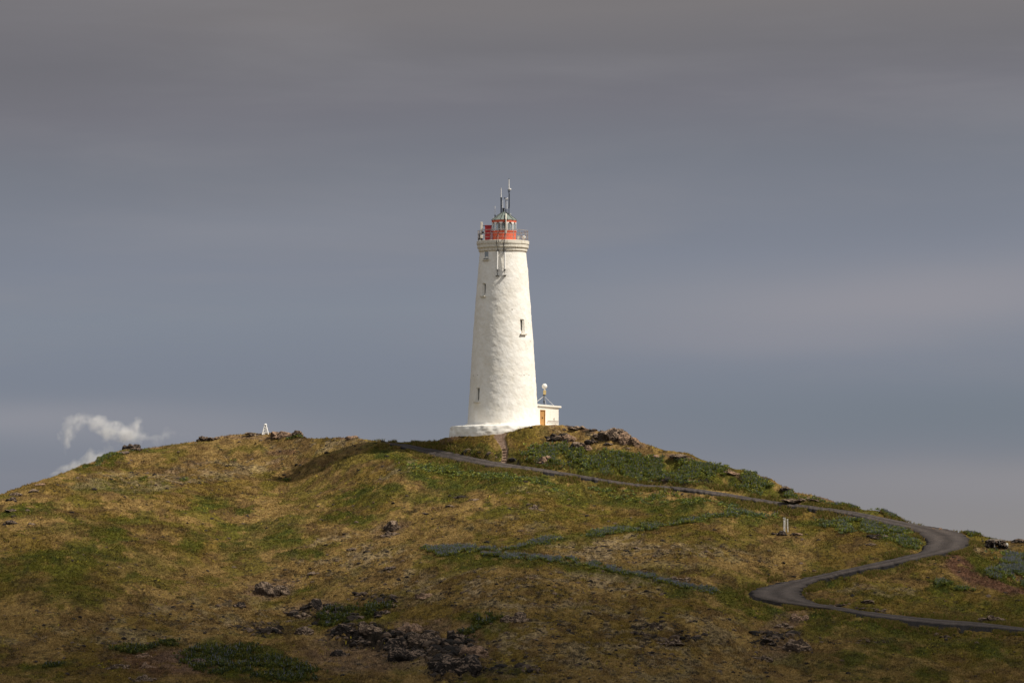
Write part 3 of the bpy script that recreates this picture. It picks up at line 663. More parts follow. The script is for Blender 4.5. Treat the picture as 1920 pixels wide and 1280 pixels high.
ROCKS = [
 (1151,812,40,19,'large craggy brown outcrop on the crest right of the lighthouse','rock'),
 (1172,823,20,15,'tan block forming the right foot of the large crest outcrop','rock_tan'),
 (1128,815,26,10,'dark slab at the left foot of the large crest outcrop','rock'),
 (1036,818,24,10,'black double boulder in turf straight below the annex','rock_black'),
 (1053,817,13,12,'upright dark boulder just right of the black double boulder','rock_black'),
 (1066,823,16,10,'pinkish boulder right of the upright dark boulder below the annex','rock_tan'),
 (1111,827,17,9,'dark boulder beside a green tuft below the large outcrop','rock_black'),
 (1085,835,17,9,'dark boulder with a pale top at the upper edge of the green slope','rock'),
 (1103,842,15,6,'low reddish stone in the green slope below the crest','rock_tan'),
 (1190,826,13,13,'pointed small outcrop on the skyline right of the large outcrop','rock_tan'),
 (1141,832,12,4,'thin dark ledge under the large crest outcrop','rock_black'),
 (1083,803,26,5,'low dark ledge on the crest between the annex and the outcrop','rock'),
 (1112,806,10,3,'tiny dark stone on the crest left of the large outcrop','rock_black'),
 (1020,866,24,9,'pale reddish crag in the grass just above the road','rock_tan'),
 (1230,856,14,4,'whitish flat rock in the lupin slope','rock_tan'),
 (1272,855,24,5,'dark flat rock near the skyline on the lupin slope','rock'),
 (1370,885,22,6,'brown rock lying on the skyline above the right slope','rock_tan'),
 (1475,914,12,7,'dark boulder with pale cap on the right skyline','rock_black'),
 (1503,935,70,4.5,'brown eroded ledge above the right part of the upper road','rock'),
 (247,834,28,13,'black boulder with a sunlit brown top on the left skyline','rock_black'),
 (229,847,10,8,'small black block below the boulder on the left skyline','rock_black'),
 (380,817,16,8,'dark knob at the left end of the left hill crest','rock_black'),
 (402,819,34,5,'low brown ledge beside the dark knob on the left crest','rock'),
 (532,811,42,11,'brown crumbling outcrop beside the white survey marker','rock_tan'),
 (557,810,11,12,'round reddish boulder ending the outcrop beside the survey marker','rock'),
 (478,812,30,4,'low dark ledge at the foot of the white survey marker','rock'),
 (571,818,4,3,'tiny white-footed stone on the crest right of the outcrop','rock'),
 (659,820,16,5,'small brown rock on the saddle left of the road top','rock_tan'),
 (21,935,14,9,'dark boulder near the left edge just under the skyline','rock_black'),
 (32,925,12,5,'flat dark stone on the skyline at the left edge','rock'),
 (62,919,14,6,'grey stone group right of the dark boulder at the left edge','rock'),
 (77,912,10,4,'pale flat stone on the left slope skyline','rock_tan'),
 (20,958,8,5,'small black stone above a green patch at the left edge','rock_black'),
 (21,978,13,9,'round dark boulder at the left edge beneath the green patch','rock_black'),
 (8,984,7,5,'half hidden dark stone on the left border','rock_black'),
 (60,981,8,5,'small grey stone right of the round boulder at the left edge','rock'),
 (737,987,24,13,'pyramid-shaped dark rock standing in dry turf at mid hill','rock'),
 (728,1003,26,8,'broken rock shelf at the foot of the pyramid rock','rock'),
 (660,1029,13,5,'grey boulder left of the pyramid rock','rock'),
 (730,1065,12,6,'small black boulder below the pyramid rock','rock_black'),
 (586,1075,12,5,'lone grey stone in pale turf left of centre','rock'),
 (997,1084,9,5,'little white stone below the violet lupin strip','rock_tan'),
 (1003,955,22,6,'low rock standing in for a dark hole in dry turf below the lighthouse road','rock'),  # this and the next two rocks stand in for dark holes
 (888,940,16,4,'flat rock standing in for a dark hole in turf below the bend of the footpath','rock'),
 (845,948,12,3,'thin rock standing in for a dark hole left of the flat rock in mid turf','rock_black'),
 (1268,1086,46,6,'low stony ridge behind the right end of the violet lupins','rock'),
 (1196,1033,12,4,'small pale rock above the violet lupin strip','rock'),
 (508,1103,54,20,'dark knobbly outcrop in dry turf left of the black crags','rock'),
 (449,1133,16,8,'black boulder left of and below the knobbly outcrop','rock_black'),
 (600,1132,34,12,'dark crag at the upper left of the black rock field','rock_black'),
 (568,1150,26,8,'narrow dark crag under the upper left crag','rock'),
 (678,1108,22,6,'pair of black rocks at the top of the black rock field','rock_black'),
 (737,1127,20,8,'black rocks right of the dark lupin clumps','rock_black'),
 (733,1138,18,8,'grey-topped boulder under the black rocks','rock'),
 (797,1116,30,8,'grey-white flat outcrop top right of the black rock field','rock_tan'),
 (510,1178,34,16,'black crag in dry turf above the bottom left thicket','rock_black'),
 (568,1184,22,24,'tall grey and black crag left of the lupin clumps','rock'),
 (716,1150,24,12,'dark boulder group in the middle of the lupin clumps','rock_black'),
 (650,1188,34,18,'left half of the long black crag in the rock field','rock_black'),
 (690,1184,30,20,'grey-faced right half of the long black crag','rock'),
 (770,1178,42,18,'pale topped crag at the centre of the black rock field','rock_tan'),
 (640,1222,32,12,'dark mossy boulder below the long black crag','rock_black'),
 (742,1206,34,22,'deep black crag below the pale topped crag','rock_black'),
 (798,1200,52,18,'broad black crag right of the deep black crag','rock'),
 (762,1230,56,18,'wide black crag lying across the lower rock field','rock_black'),
 (853,1194,36,20,'black crag with grey edge on the right of the rock field','rock_black'),
 (857,1250,46,32,'massive black crag at the bottom of the rock field','rock_black'),
 (893,1222,46,20,'pale speckled crag right of the massive black crag','rock_tan'),
 (822,1256,26,14,'small dark crag left of the massive black crag','rock_black'),
 (967,1158,46,14,'rough grey outcrop right of the bright green clump','rock'),
 (1233,1172,18,9,'pointed grey rock in the dry lower slope','rock'),
 (1208,1189,32,5,'long low dark rock in the dry lower slope','rock_black'),
 (1256,1203,46,7,'brown low ledge under the long dark rock','rock'),
 (1498,1155,26,14,'grey crag just below the lower bend of the road','rock_tan'),
 (1466,1172,32,7,'slanting grey ledge below-left of the crag under the road bend','rock'),
 (1452,1187,32,7,'black undercut ledge beneath the slanting grey ledge','rock_black'),
 (1494,1212,38,22,'large dark crag with pale crown at lower right','rock'),
 (1432,1236,32,9,'low pale and black rocks at the lower left of the large crag','rock'),
 (1438,1207,30,8,'mossy low rocks left of the large crag with pale crown','rock_black'),
 (1629,1130,17,5,'small brown rock on the turf inside the lower road bend','rock'),
 (1863,1162,46,10,'brown broken rocks above the lower road near the right edge','rock'),
 (1645,1008,26,7,'dark stone slab heap inside the upper road bend','rock_black'),
 (1634,1025,16,4,'low brown stones under the dark slab heap','rock'),
 (1766,991,28,5,'tan stones on the skyline at the top of the road bend','rock_tan'),
 (1912,1012,20,8,'dark rock on the skyline right of the stone shelter','rock_black'),
 (270,1231,26,7,'pale flat rock on bare soil at the bottom left','rock_tan'),
 (219,1252,46,8,'long broken pale ledge at the bottom left','rock'),
 (272,1252,24,8,'pale angular rock between the two bottom left ledges','rock_tan'),
 (365,1242,46,14,'dark crag at the left side of the bottom thicket','rock_black'),
 (266,1269,48,7,'grey ledge along the bottom border','rock'),
 (385,1210,36,4,'thin black ledge above the bottom thicket','rock_black'),
]
for n_, r_ in enumerate(ROCKS): rock(*r_[:4], r_[4], r_[5], seed=n_)
rock(1578,1133,40,4,'left piece of the dark turf edge overhanging the inner side of the lower road','rock_black','turf edge', seed=300, name='rock_ledge', group='banks beside the road')
rock(1632,1141,48,4,'right piece of the dark turf edge overhanging the inner side of the lower road','rock_black','turf edge', seed=301, name='rock_ledge', group='banks beside the road')
for j, (a, b, l) in enumerate([(749,868,'white stone in green turf below the top of the road'),(700,946,'white stone lying in the green patch left of centre'),(1469,957,'tiny white stone below the upper road')]):
    rock(a, b, 4, 2.5, l, 'rock_tan', 'stone', seed=320 + j, name='stone', group='pale loose stones')

# loose lava stones strewn over the dry turf
def stones(n, big, seed, kw, name, label):
    rg = np.random.default_rng(seed); wgt = okr * kw if kw is not None else okr * (G_d * .35 + G_k * 1.6 + .05) * (1 - .7 * G_g)
    i, P = scatter(n, wgt, rg)
    b = bmesh.new(); bmesh.ops.create_icosphere(b, subdivisions=1, radius=1); v = np.array([q.co[:] for q in b.verts]); f = np.array([[q.index for q in t.verts] for t in b.faces]); b.free()
    s = (.05 + .20 * rg.random(n) ** 3) * big; V = v[None] * (.65 + .7 * rg.random((n, len(v), 1))) * (s[:, None, None]) * np.array([1.3, 1.1, .75]) + P[:, None]
    base = np.array([(.045,.036,.030),(.13,.095,.07),(.028,.025,.023)])[rg.integers(0, 3, n)]
    K = np.repeat(base[:, None], len(v), 1) * (.8 + .5 * rg.random((n, len(v), 1)))
    F = (f[None] + (np.arange(n) * len(v))[:, None, None]).reshape(-1, 3)
    tag(mesh_np(name, V.reshape(-1, 3), F, M['gravel'], cols=K.reshape(-1, 3)), label, 'stones', kind='stuff')
stones(5200, 1.0, 77, None, 'loose_stones', 'small dark lava stones strewn over the dry turf')
stones(1300, 2.0, 78, G_k ** 2 * sstep(.5, .62, fbm2(G_v[..., 0] / 1.8, G_v[..., 1] / 2.5, 3, 711)), 'lava_rubble', 'broken dark lava rubble lying between the rock outcrops')

# ------------------------------------------------------------------ lighthouse
X0 = xat(943); Y0 = 500.0; PXM = Y0 / F_PX * 1.0
def px2m(p): return p * PXM
LH = empty('lighthouse', (X0, Y0, BASE_Z), 'tall white tapering stone lighthouse with red lantern room on top of the hill', 'lighthouse')
RPROF = [(475, 43.2), (500, 45.8), (520, 47.7), (580, 52.4), (640, 57), (705, 61), (790, 66), (803, 67)]
def rad_at(z):
    zs = [zat(a) for a, _ in RPROF][::-1]; rs = [px2m(b) for _, b in RPROF][::-1]; return np.interp(z, zs, rs)
def on_tower(phi, z, out=0.0):
    """phi measured from the side facing the viewer, positive right"""
    r = float(rad_at(z)) + out; return Vector((X0 + r * math.sin(phi), Y0 - r * math.cos(phi), z))
WINS = [(912.2, 471.5, 488, 11.5, 'grey-blue shuttered window just under the gallery'), (907.4, 533.5, 556, 8.6, None), (979.6, 601, 627, 9.6, None), (895.4, 728.5, 753.5, 9.8, None)]
WDEF = []
for cx, y1, y2, wp, lab in WINS:
    zc = (zat(y1) + zat(y2)) / 2; r = float(rad_at(zc)); WDEF.append((math.asin((xat(cx) - X0) / r), zat(y2), zat(y1), px2m(wp), lab))
def tower():
    nu, nz = 640, 520; z0, z1 = zat(803), zat(470)
    ph = np.linspace(-math.pi, math.pi, nu, endpoint=False); z = np.linspace(z0, z1, nz)
    PH, Z = np.meshgrid(ph, z); R = rad_at(Z)
    Q = np.stack([R * np.sin(PH), -R * np.cos(PH), Z], -1).reshape(-1, 3)
    d = (fbm3(Q / .55, 4, 5, .55) - .5) * .085 + (fbm3(Q * np.array([1, 1, 1.6]) / 1.6, 3, 15) - .5) * .04 + (fbm3(Q / 5, 2, 25) - .5) * .10
    d = d.reshape(PH.shape)
    for k, (p, za, zb, wd, lab) in enumerate(WDEF):
        arc = (PH - p) * R; ins = (np.abs(arc) < wd / 2) & (Z > za) & (Z < zb); d = np.where(ins, -(.07 if k == 0 else .42), d)
    R = R + d
    V = np.stack([R * np.sin(PH), -R * np.cos(PH), Z - BASE_Z], -1).reshape(-1, 3)
    idx = np.arange(nu * nz).reshape(nz, nu); nx = np.roll(idx, -1, 1)
    F = np.stack([idx[:-1], nx[:-1], nx[1:], idx[1:]], -1).reshape(-1, 4)
    mesh_np('tower', V, F, M['tower'], LH, smooth=True)
tower()
for k, (p, za, zb, wd, lab) in enumerate(WDEF):
    zc = (za + zb) / 2; inn = -.04 if k == 0 else -.38
    c = on_tower(p, zc, inn)
    t = MB(); e = .05
    for sx in (-1, 1): t.box((0, 0, 0), (.06, .05, zb - za), 0).b.verts.ensure_lookup_table() if False else None
    w_ = empty('window', (0, 0, 0), None, None); bpy.data.objects.remove(w_)
    f = MB()
    rot = Matrix.Rotation(p, 3, 'Z')
    def loc(dx, dy, dz): return c + rot @ Vector((dx, dy, dz))
    hh = zb - za
    for sx in (-1, 1): f.box(loc(sx * (wd / 2 - .03), 0, 0), (.07, .07, hh - .14), rot=rot)
    for sz in (-1, 1): f.box(loc(0, 0, sz * (hh / 2 - .035)), (wd, .07, .07), rot=rot)
    if k: f.box(loc(0, .004, 0), (.035, .05, hh - .14), rot=rot)
    fo = f.build('window', M['white'] if k == 0 else M['oldwhite'], LH)
    if lab: fo['label'] = lab
    MB().box(loc(0, .02, 0), (wd - .12, .02, hh - .14), rot=rot).build('pane', M['shutter'] if k == 0 else M['pane'], fo)
    sz_ = za - (.13 if k else .10); cs = on_tower(p, sz_, .06)
    MB().box(cs, (wd + .30, .36, .16), rot=rot, bev=.03).build('window_sill', M['cornice'], fo)
    if k == 0: MB().box(on_tower(p, za + .04, .05), (wd + .02, .10, .07), rot=rot).build('shutter_rail', M['black'], fo)

def disp_lathe(name, prof, mat, amp, seed, n=260, parent=LH, cx=None, step=.07):
    cx = X0 if cx is None else cx; pr = []
    for (r1, z1), (r2, z2) in zip(prof[:-1], prof[1:]):
        L = math.hypot(r2 - r1, z2 - z1); m_ = max(1, int(L / step))
        for i in range(m_): pr.append((r1 + (r2 - r1) * i / m_, z1 + (z2 - z1) * i / m_))
    pr.append(prof[-1]); pr = np.array(pr); ph = np.linspace(0, 2 * math.pi, n, endpoint=False)
    A, I = np.meshgrid(ph, np.arange(len(pr))); R = pr[I, 0]; Z = pr[I, 1]
    Q = np.stack([R * np.cos(A), R * np.sin(A), Z], -1)
    d = ((fbm3(Q.reshape(-1, 3) / .6, 4, seed) - .5) * amp).reshape(A.shape); s = np.where(R > .2, (R + d) / np.maximum(R, .01), 1)
    V = np.stack([Q[..., 0] * s + cx - X0, Q[..., 1] * s, Z + d * .25 - BASE_Z], -1).reshape(-1, 3)
    nz = len(pr); idx = np.arange(n * nz).reshape(nz, n); nx = np.roll(idx, -1, 1)
    F = np.stack([idx[:-1], nx[:-1], nx[1:], idx[1:]], -1).reshape(-1, 4)
    return mesh_np(name, V, F, mat, parent, smooth=amp > .1)
zt = zat(799.5)
disp_lathe('plinth', [(px2m(101.5), zat(840)), (px2m(100.5), zat(812)), (px2m(98.5), zt - .12), (px2m(97.5), zt), (px2m(70), zt + .12), (px2m(68.5), zt + .32), (px2m(60), zt + .34)], M['tower'], .30, 3)
ga = [(43.2, 474), (45.8, 471.5), (45.8, 467.6), (47.0, 466.4), (48.2, 465.6), (48.2, 460.2), (47.6, 459.4), (49.4, 458.8), (49.4, 453.2), (48.6, 452.6), (10, 452.4)]
disp_lathe('gallery', [(px2m(a), zat(b)) for a, b in ga], M['cornice'], .05, 8, n=200)
ZG = zat(452.4)                # gallery floor
# lantern room
XL = xat(945.2); RL = px2m(22.6); NS = 12
zl1, zl2, zl3, zl4 = zat(433.5), zat(417.8), zat(413.2), zat(397.5)
def ngon(name, prof, mat, parent=LH, n=NS, smooth=False):
    b = MB(); b.lathe(prof, n=n, c=(XL, Y0), a0=math.pi / n, a1=2 * math.pi + math.pi / n); return b.build(name, mat, parent, smooth)
lr = ngon('lantern_room', [(RL, ZG - .02), (RL, zl1 - .10), (RL + .06, zl1 - .10), (RL + .06, zl1), (RL - .12, zl1 + .01)], M['red'], n=36, smooth=False)
ngon('fascia', [(RL - .1, zl2 - .0), (RL + .04, zl2), (RL + .04, zl3 - .06), (RL + .10, zl3 - .02), (RL - .2, zl3 + .01)], M['red'], lr, n=36)
ngon('glazing', [(RL - .06, zl1 + .02), (RL - .06, zl2 + .02)], M['glass'], lr, n=24)
mu = MB(); hz = zl2 - zl1
for i in range(NS):
    a = 2 * math.pi * (i + .5) / NS; c = Vector((XL + RL * math.cos(a), Y0 + RL * math.sin(a), (zl1 + zl2) / 2))
    mu.box(c, (.09, .09, hz), rz=a)
    for dd in (-1, 1):       # curved corner pieces that give the panes their arched heads
        for q in range(3):
            aa = a + dd * (.055 + .035 * q); mu.box((XL + RL * math.cos(aa), Y0 + RL * math.sin(aa), zl2 - .05 - (.03, .012, 0)[q] ), (.07, .10, (.22, .13, .08)[q]), rz=aa)
mu.build('glazing_bars', M['white'], lr)
ln = MB(); ln.lathe([(.05, zl1 - .2), (.55, zl1 - .1), (.62, zl1 + .25), (.66, zl1 + .5), (.62, zl2 - .25), (.4, zl2 - .02), (.05, zl2)], n=20, c=(XL, Y0)); ln.build('lamp_lens', M['pane'], lr, smooth=True)
rf = ngon('lantern_roof', [(RL + .12, zl3 - .05), (RL + .13, zl3), (RL * .55, zl3 + (zl4 - zl3) * .58), (.28, zl4 - .10), (.12, zl4), (.0, zl4 + .02)], M['roof'], n=NS)
rb = MB()
for i in range(NS):
    a = 2 * math.pi * (i + .5) / NS; ca, sa = math.cos(a), math.sin(a)
    pts = [(XL + r * ca, Y0 + r * sa, z + .03) for r, z in ((RL + .12, zl3), (RL * .55, zl3 + (zl4 - zl3) * .58), (.28, zl4 - .10))]; rb.path(pts, .035)
rb.build('roof_ribs', M['rib'], rf)
MB().tube((XL - .08, Y0, zl4 - .1), (XL - .08, Y0, zl4 + .38), .14, .12, 12).box((XL - .08, Y0, zl4 + .42), (.34, .3, .07)).build('vent', M['black'], rf)
# red cabinet at the left of the lantern
MB().box((xat(915.5), Y0 + .15, (zat(423.5) + ZG) / 2), (px2m(12.5), 1.3, zat(423.5) - ZG), bev=.03).box((xat(915.5), Y0 + .15, zat(423.2)), (px2m(13.6), 1.42, .05)).build('cabinet', M['redbox_shaded'], LH)['label'] = 'red cabinet with painted-in shade, attached to the left of the lantern'
# railing
RR = px2m(47.2); ZR = zat(433.5)
NP = 20; rl_o = None
for z_, r_ in ((ZR, .035), (ZR - .42, .028), (ZR - .84, .022)):
    pts = [(X0 + RR * math.cos(2 * math.pi * i / 60), Y0 + RR * math.sin(2 * math.pi * i / 60), z_) for i in range(61)]; q_ = MB().path(pts, r_).build('rail' if rl_o else 'railing', M['rust'], rl_o or LH); rl_o = rl_o or q_
for i in range(NP):
    a = 2 * math.pi * (i + .37) / NP; x, y = X0 + RR * math.cos(a), Y0 + RR * math.sin(a)
    MB().tube((x, y, ZG - .05), (x, y, ZR + .03), .035, .03, 8).build('post', M['rust'], rl_o)
def A(px, dy=0.0): return xat(px), Y0 + dy
def mast(px, dy, ytop, ywhite, ybase, rw, rd, label, extras=()):
    """whip antenna: pale upper tube on a dark pole"""
    x, y = A(px, dy); o = MB().tube((x, y, zat(ybase)), (x, y, zat(ywhite)), rd, rd, 8)
    for (ddx, py, s) in extras:
        if abs(ddx) < .09: o.box((x + ddx, y, zat(py)), s)
    ob = o.build('antenna', M['black'], LH); ob['label'] = label
    for (ddx, py, s) in extras:
        if abs(ddx) >= .09: MB().box((x + ddx, y, zat(py)), s).build('antenna_element', M['grey'], ob)
    if ytop < ywhite: MB().tube((x, y, zat(ywhite)), (x, y, zat(ytop)), rw, rw * .8, 8).build('antenna_tip', M['white'], ob)
    return ob
a1 = mast(954.3, .3, 336, 356, 403, .06, .045, 'tallest antenna, white rod on a black pole at the right of the roof', [(0, 356.4, (.34, .1, .09)), (0, 359.6, (.28, .1, .07)), (0, 389, (.14, .12, .14)), (.07, 375, (.04, .04, 1.6))])
MB().ball((xat(956.6), Y0 + .2, zat(354.8)), .12, (1.1, .6, 1)).build('antenna_dish', M['white'], a1)
MB().tube((xat(954.3), Y0 + .3, zat(336)), (xat(954.3), Y0 + .3, zat(334.3)), .05, .03, 8).build('antenna_cap', M['black'], a1)
mast(939.6, .1, 352.5, 370, 402, .05, .075, 'thick black antenna pole with white rod left of the roof peak', [(0, 371.5, (.2, .16, .12)), (0, 375.5, (.18, .14, .08)), (-.11, 354, (.12, .04, .06)), (-.11, 364.7, (.12, .04, .06)), (.03, 386, (.16, .1, .1))])
mast(942.6, -.1, 375, 392, 400, .035, .03, 'short thin pale rod between the two tall antennas')
a3 = mast(948.2, 0, 392, 392, 399, .05, .05, 'grey pole carrying a small white horn')
MB().tube((xat(948.2), Y0, zat(399)), (xat(948.2), Y0, zat(372)), .045, .045, 8).build('pole', M['grey'], a3)
MB().tube((xat(948), Y0, zat(373.2)), (xat(951.2), Y0, zat(373.2)), .07, .09, 10).tube((xat(951.2), Y0, zat(373.2)), (xat(952.4), Y0, zat(373.2)), .16, .17, 14).build('horn', M['white'], a3)
MB().box((xat(946.4), Y0, zat(371.6)), (.14, .1, .16), rot=Matrix.Rotation(.5, 3, 'Y')).build('bracket', M['black'], a3)
mast(950.6, -.15, 378, 392, 401, .04, .03, 'second short pale rod right of the horn pole')
mast(928.2, .2, 386, 404, 412, .03, .05, 'thin whip antenna with small side elements over the left eaves', [(0, 403.6, (.18, .12, .1)), (-.10, 388, (.16, .03, .03)), (-.10, 397.6, (.16, .03, .03)), (-.10, 393, (.12, .03, .03))])
MB().ball((xat(926.4), Y0 + .1, zat(409)), .13, (1, 1, .8)).build('lamp', M['white'], LH)
mast(957.5, .1, 399.5, 404, 408, .04, .035, 'stub antenna on the right of the roof')
# panel antenna at the left rail
MB().tube((xat(903), Y0, ZG), (xat(903), Y0, zat(434)), .05, .05, 8).box((xat(903), Y0, zat(425)), (px2m(4.4), .16, px2m(18)), bev=.03).build('panel_antenna', M['cornice'], LH)['label'] = 'upright pale panel antenna at the left end of the gallery'
MB().path([(xat(902), Y0, zat(423.4)), (xat(912), Y0 + .1, zat(423.4))], .035).build('bracket', M['black'], LH)
for (px_, py_, w_, h_) in ((901, 448, 8, 4), (900, 441, 4, 8), (905.5, 436.5, 4, 3.5)): MB().box((xat(px_), Y0 - .2, zat(py_)), (px2m(w_), .35, px2m(h_)), bev=.02).build('equipment_box', M['black'], LH)
MB().box((xat(903), Y0 - 1.2, zat(445)), (px2m(5), .3, px2m(6)), bev=.03).build('equipment_box', M['cornice'], LH)
MB().box((xat(971.5), Y0 - 1.4, zat(447)), (px2m(5), .35, px2m(6.5)), bev=.03).build('equipment_box', M['cornice'], LH)
MB().tube((xat(982), Y0 - 1.3, zat(446.5)), (xat(982.6), Y0 - 1.62, zat(446.8)), px2m(3.7), px2m(2.2), 20).tube((xat(982), Y0 - 1.25, ZG), (xat(982), Y0 - 1.25, zat(445)), .05).build('dish', M['white'], LH)['label'] = 'round white dish behind the right railing'
# wall panel antennas and cables on the front of the shaft
for px_, y1, y2, wpx, lab in ((933.6, 474.8, 508, 3.0, 'left of two white vertical antennas on the shaft under the gallery'), (946.2, 476, 507.5, 3.6, 'right of two white vertical antennas on the shaft under the gallery')):
    zc = (zat(y1) + zat(y2)) / 2; r = float(rad_at(zc)); p = math.asin((xat(px_) - X0) / r); c0 = on_tower(p, zat(y1), .34); c1 = on_tower(p, zat(y2), .28)
    o = MB().tube(c1, c0, px2m(wpx) / 2, px2m(wpx) / 2, 14).build('antenna', M['white'], LH, smooth=False); o['label'] = lab
    for z_, wd in ((zat(y1) + .05, .34), (zat(y2) - .1, .18), (zat(y2) - px2m(12), .36)):
        q = on_tower(p, z_, .12); MB().box(q, (wd, .42, .07)).build('bracket', M['black'], o)
    MB().tube(on_tower(p, zat(y2) - .1, .22), on_tower(p, zat(y2) - px2m(12 if px_ < 940 else 9), .16), .03).build('support_rod', M['black'], o)
def front(px_, py_, out): 
    z_ = zat(py_); r = float(rad_at(min(z_, zat(476)))) + out; s = max(-1, min(1, (xat(px_) - X0) / r)); return Vector((xat(px_), Y0 - r * math.sqrt(1 - s * s), z_))
g_ = px2m(4.8)
MB().path([(xat(947.3), Y0 - RL * .55, zat(403)), (xat(947.0), Y0 - RL - .2, zat(413)), (xat(946.9), Y0 - RL - .15, zat(432)), (xat(947), Y0 - RL - .2, zat(440)), front(945, 450, g_ + .25), front(945.4, 455, g_ + .3), front(944.4, 462, g_ + .18), front(945.2, 467, .4), front(944.5, 475, .2)], .055, 8).build('cable', M['black'], LH)['label'] = 'thick black cable hanging from the lantern over the gallery'
MB().path([(xat(938), Y0 - RR, ZR), front(930, 450, g_ + .2), front(931, 456, g_ + .2), front(931.5, 463, g_ + .15), front(933.2, 468, .4), front(933.8, 474, .22)], .03, 8).build('cable', M['black'], LH)
MB().path([front(934, 452, g_ + .2), front(935.6, 455, g_ + .25), front(934.4, 458, g_ + .2)], .03, 8).build('cable', M['black'], LH)
MB().tube((xat(948.6), Y0 - RL * .6, zat(402)), (xat(948.6), Y0 - RL - .18, zat(414)), .08, .08, 8).tube((xat(948.6), Y0 - RL - .18, zat(414)), (xat(948.6), Y0 - RL - .2, zat(438)), .07, .07, 8).box((xat(948.5), Y0 - RL - .25, zat(436.5)), (.24, .2, .34), bev=.02).build('conduit', M['cornice'], LH)

# ------------------------------------------------------------------ annex
def annex():
    AN = rad(38); yR = 502.2; xR = xat(1047.3, yR); zb = zat(804, yR); ztop = zat(763, yR); CA = math.cos(AN)
    e = empty('annex_building', (xR, yR, zb), 'low white flat-roofed annex with a wooden door at the right foot of the lighthouse', 'building')
    X = lambda p: xR + (xat(p, yR) - xR) / CA
    ya = yR; x1, x2 = X(1002), xR; xd1, xd2 = X(1012.2), X(1022.3); zd = zat(768.8, yR); D = 2.6
    b = MB()
    b.box(((x1 + xd1) / 2, ya + D / 2, (zb + ztop) / 2), (xd1 - x1, D, ztop - zb)); b.box(((xd2 + x2) / 2, ya + D / 2, (zb + ztop) / 2), (x2 - xd2, D, ztop - zb))
    b.box(((xd1 + xd2) / 2, ya + D / 2, (zd + ztop) / 2), (xd2 - xd1, D, ztop - zd)); b.box(((xd1 + xd2) / 2, ya + D / 2 + .3, (zb + zd) / 2), (xd2 - xd1, D - .6, zd - zb))
    b.build('wall', M['annex'], e)
    rz_ = Matrix.Rotation(.045, 3, 'Y')
    MB().box(((x1 + x2) / 2 + .10, ya + D / 2, zat(761.4, ya)), (x2 - x1 + .42, D + .36, .22), rot=rz_, bev=.03).build('roof', M['annex'], e)
    d = MB(); n = 4; wd = (xd2 - xd1 - .1) / n
    for i in range(n): d.box((xd1 + .05 + wd * (i + .5), ya + .12, (zb + zd) / 2 - .03), (wd - .012, .05, zd - zb - .08), bev=.006)
    do = d.build('door', M['wood'], e)
    MB().box(((xd1 + xd2) / 2, ya + .06, zd - .035), (xd2 - xd1 - .004, .14, .065)).box((xd1 + .026, ya + .06, (zb + zd) / 2 - .05), (.05, .14, zd - zb - .1)).box((xd2 - .026, ya + .06, (zb + zd) / 2 - .05), (.05, .14, zd - zb - .1)).build('door_frame', M['wood'], do)
    MB().box((X(1017.3), ya + .07, zat(783.8, ya)), (.10, .06, .16)).tube((X(1017.3), ya + .06, zat(783.8, ya)), (X(1018.4), ya + .0, zat(783.8, ya)), .02).build('handle', M['black'], do)
    r = MB()  # thin rails added to stand in for two unreadable wall marks
    r.tube((X(1026), ya - .06, zat(789.0, ya)), (x2 - .03, ya - .06, zat(789.2, ya)), .025, .025, 8)
    for q in (1028, 1036, 1044): r.tube((X(q), ya - .06, zat(789.1, ya)), (X(q), ya + .02, zat(789.1, ya)), .02)
    r.tube((X(1038.6), ya - .05, zat(789, ya)), (X(1038.6), ya - .05, zat(784.2, ya)), .022).box((X(1038.6), ya - .05, zat(784.2, ya)), (.12, .05, .05))
    r.build('wall_mark_rail', M['rust'], e)
    r = MB().tube((X(1024), ya - .05, zat(792.2, ya)), (x2 - .12, ya - .05, zat(792.8, ya)), .018, .018, 8)
    for q in (1025, 1035, 1045): r.tube((X(q), ya - .05, zat(792.5, ya)), (X(q), ya + .02, zat(792.5, ya)), .015)
    r.build('wall_mark_rail', M['rust'], e)
    e.rotation_euler = (0, 0, AN)
    # radar ball on the roof
    yb = 502.0; ya = yb; xb = xat(1020, yb); zr = zat(760.2, yb) + .02
    m_ = empty('radar_ball', (xb, yb, zr), 'white ball antenna with cream box on a guyed pole standing on the annex roof', 'antenna')
    MB().tube((xb, yb, zr), (xb, yb, zat(740, yb)), .05, .05, 10).tube((xb, yb, zat(754, yb)), (xb, yb, zat(751.5, yb)), .11, .11, 10).tube((xb, yb, zat(741.5, yb)), (xb, yb, zat(739.8, yb)), .16, .14, 10).box((xb, yb, zr + .04), (.3, .3, .07)).build('pole', M['black'], m_)
    xc = xat(1021.2, yb)
    MB().box((xc, yb, (zat(739.8, yb) + zat(731.5, yb)) / 2), (px2m(5.4), px2m(5), px2m(8.3)), bev=.03).build('box', M['cream'], m_)
    MB().tube((xc, yb, zat(731.6, yb)), (xc, yb, zat(728.3, yb)), .09, .09, 10).build('neck', M['white'], m_)
    MB().ball((xat(1021, yb), yb, zat(724, yb)), px2m(5.15), sub=4).build('ball', M['white'], m_, smooth=True)
    gw = MB().tube((xb, yb, zat(742, yb)), (xat(1008, yb), yb - .3, zat(752, yb)), .028).tube((xb, yb, zat(742, yb)), (xat(1038.5, yb), yb - .2, zat(760.3, yb)), .014).tube((xb, yb, zat(742, yb)), (xb + .3, yb + 1.6, zr), .014)
    gw.build('guy_wires', M['white'], m_)
annex()

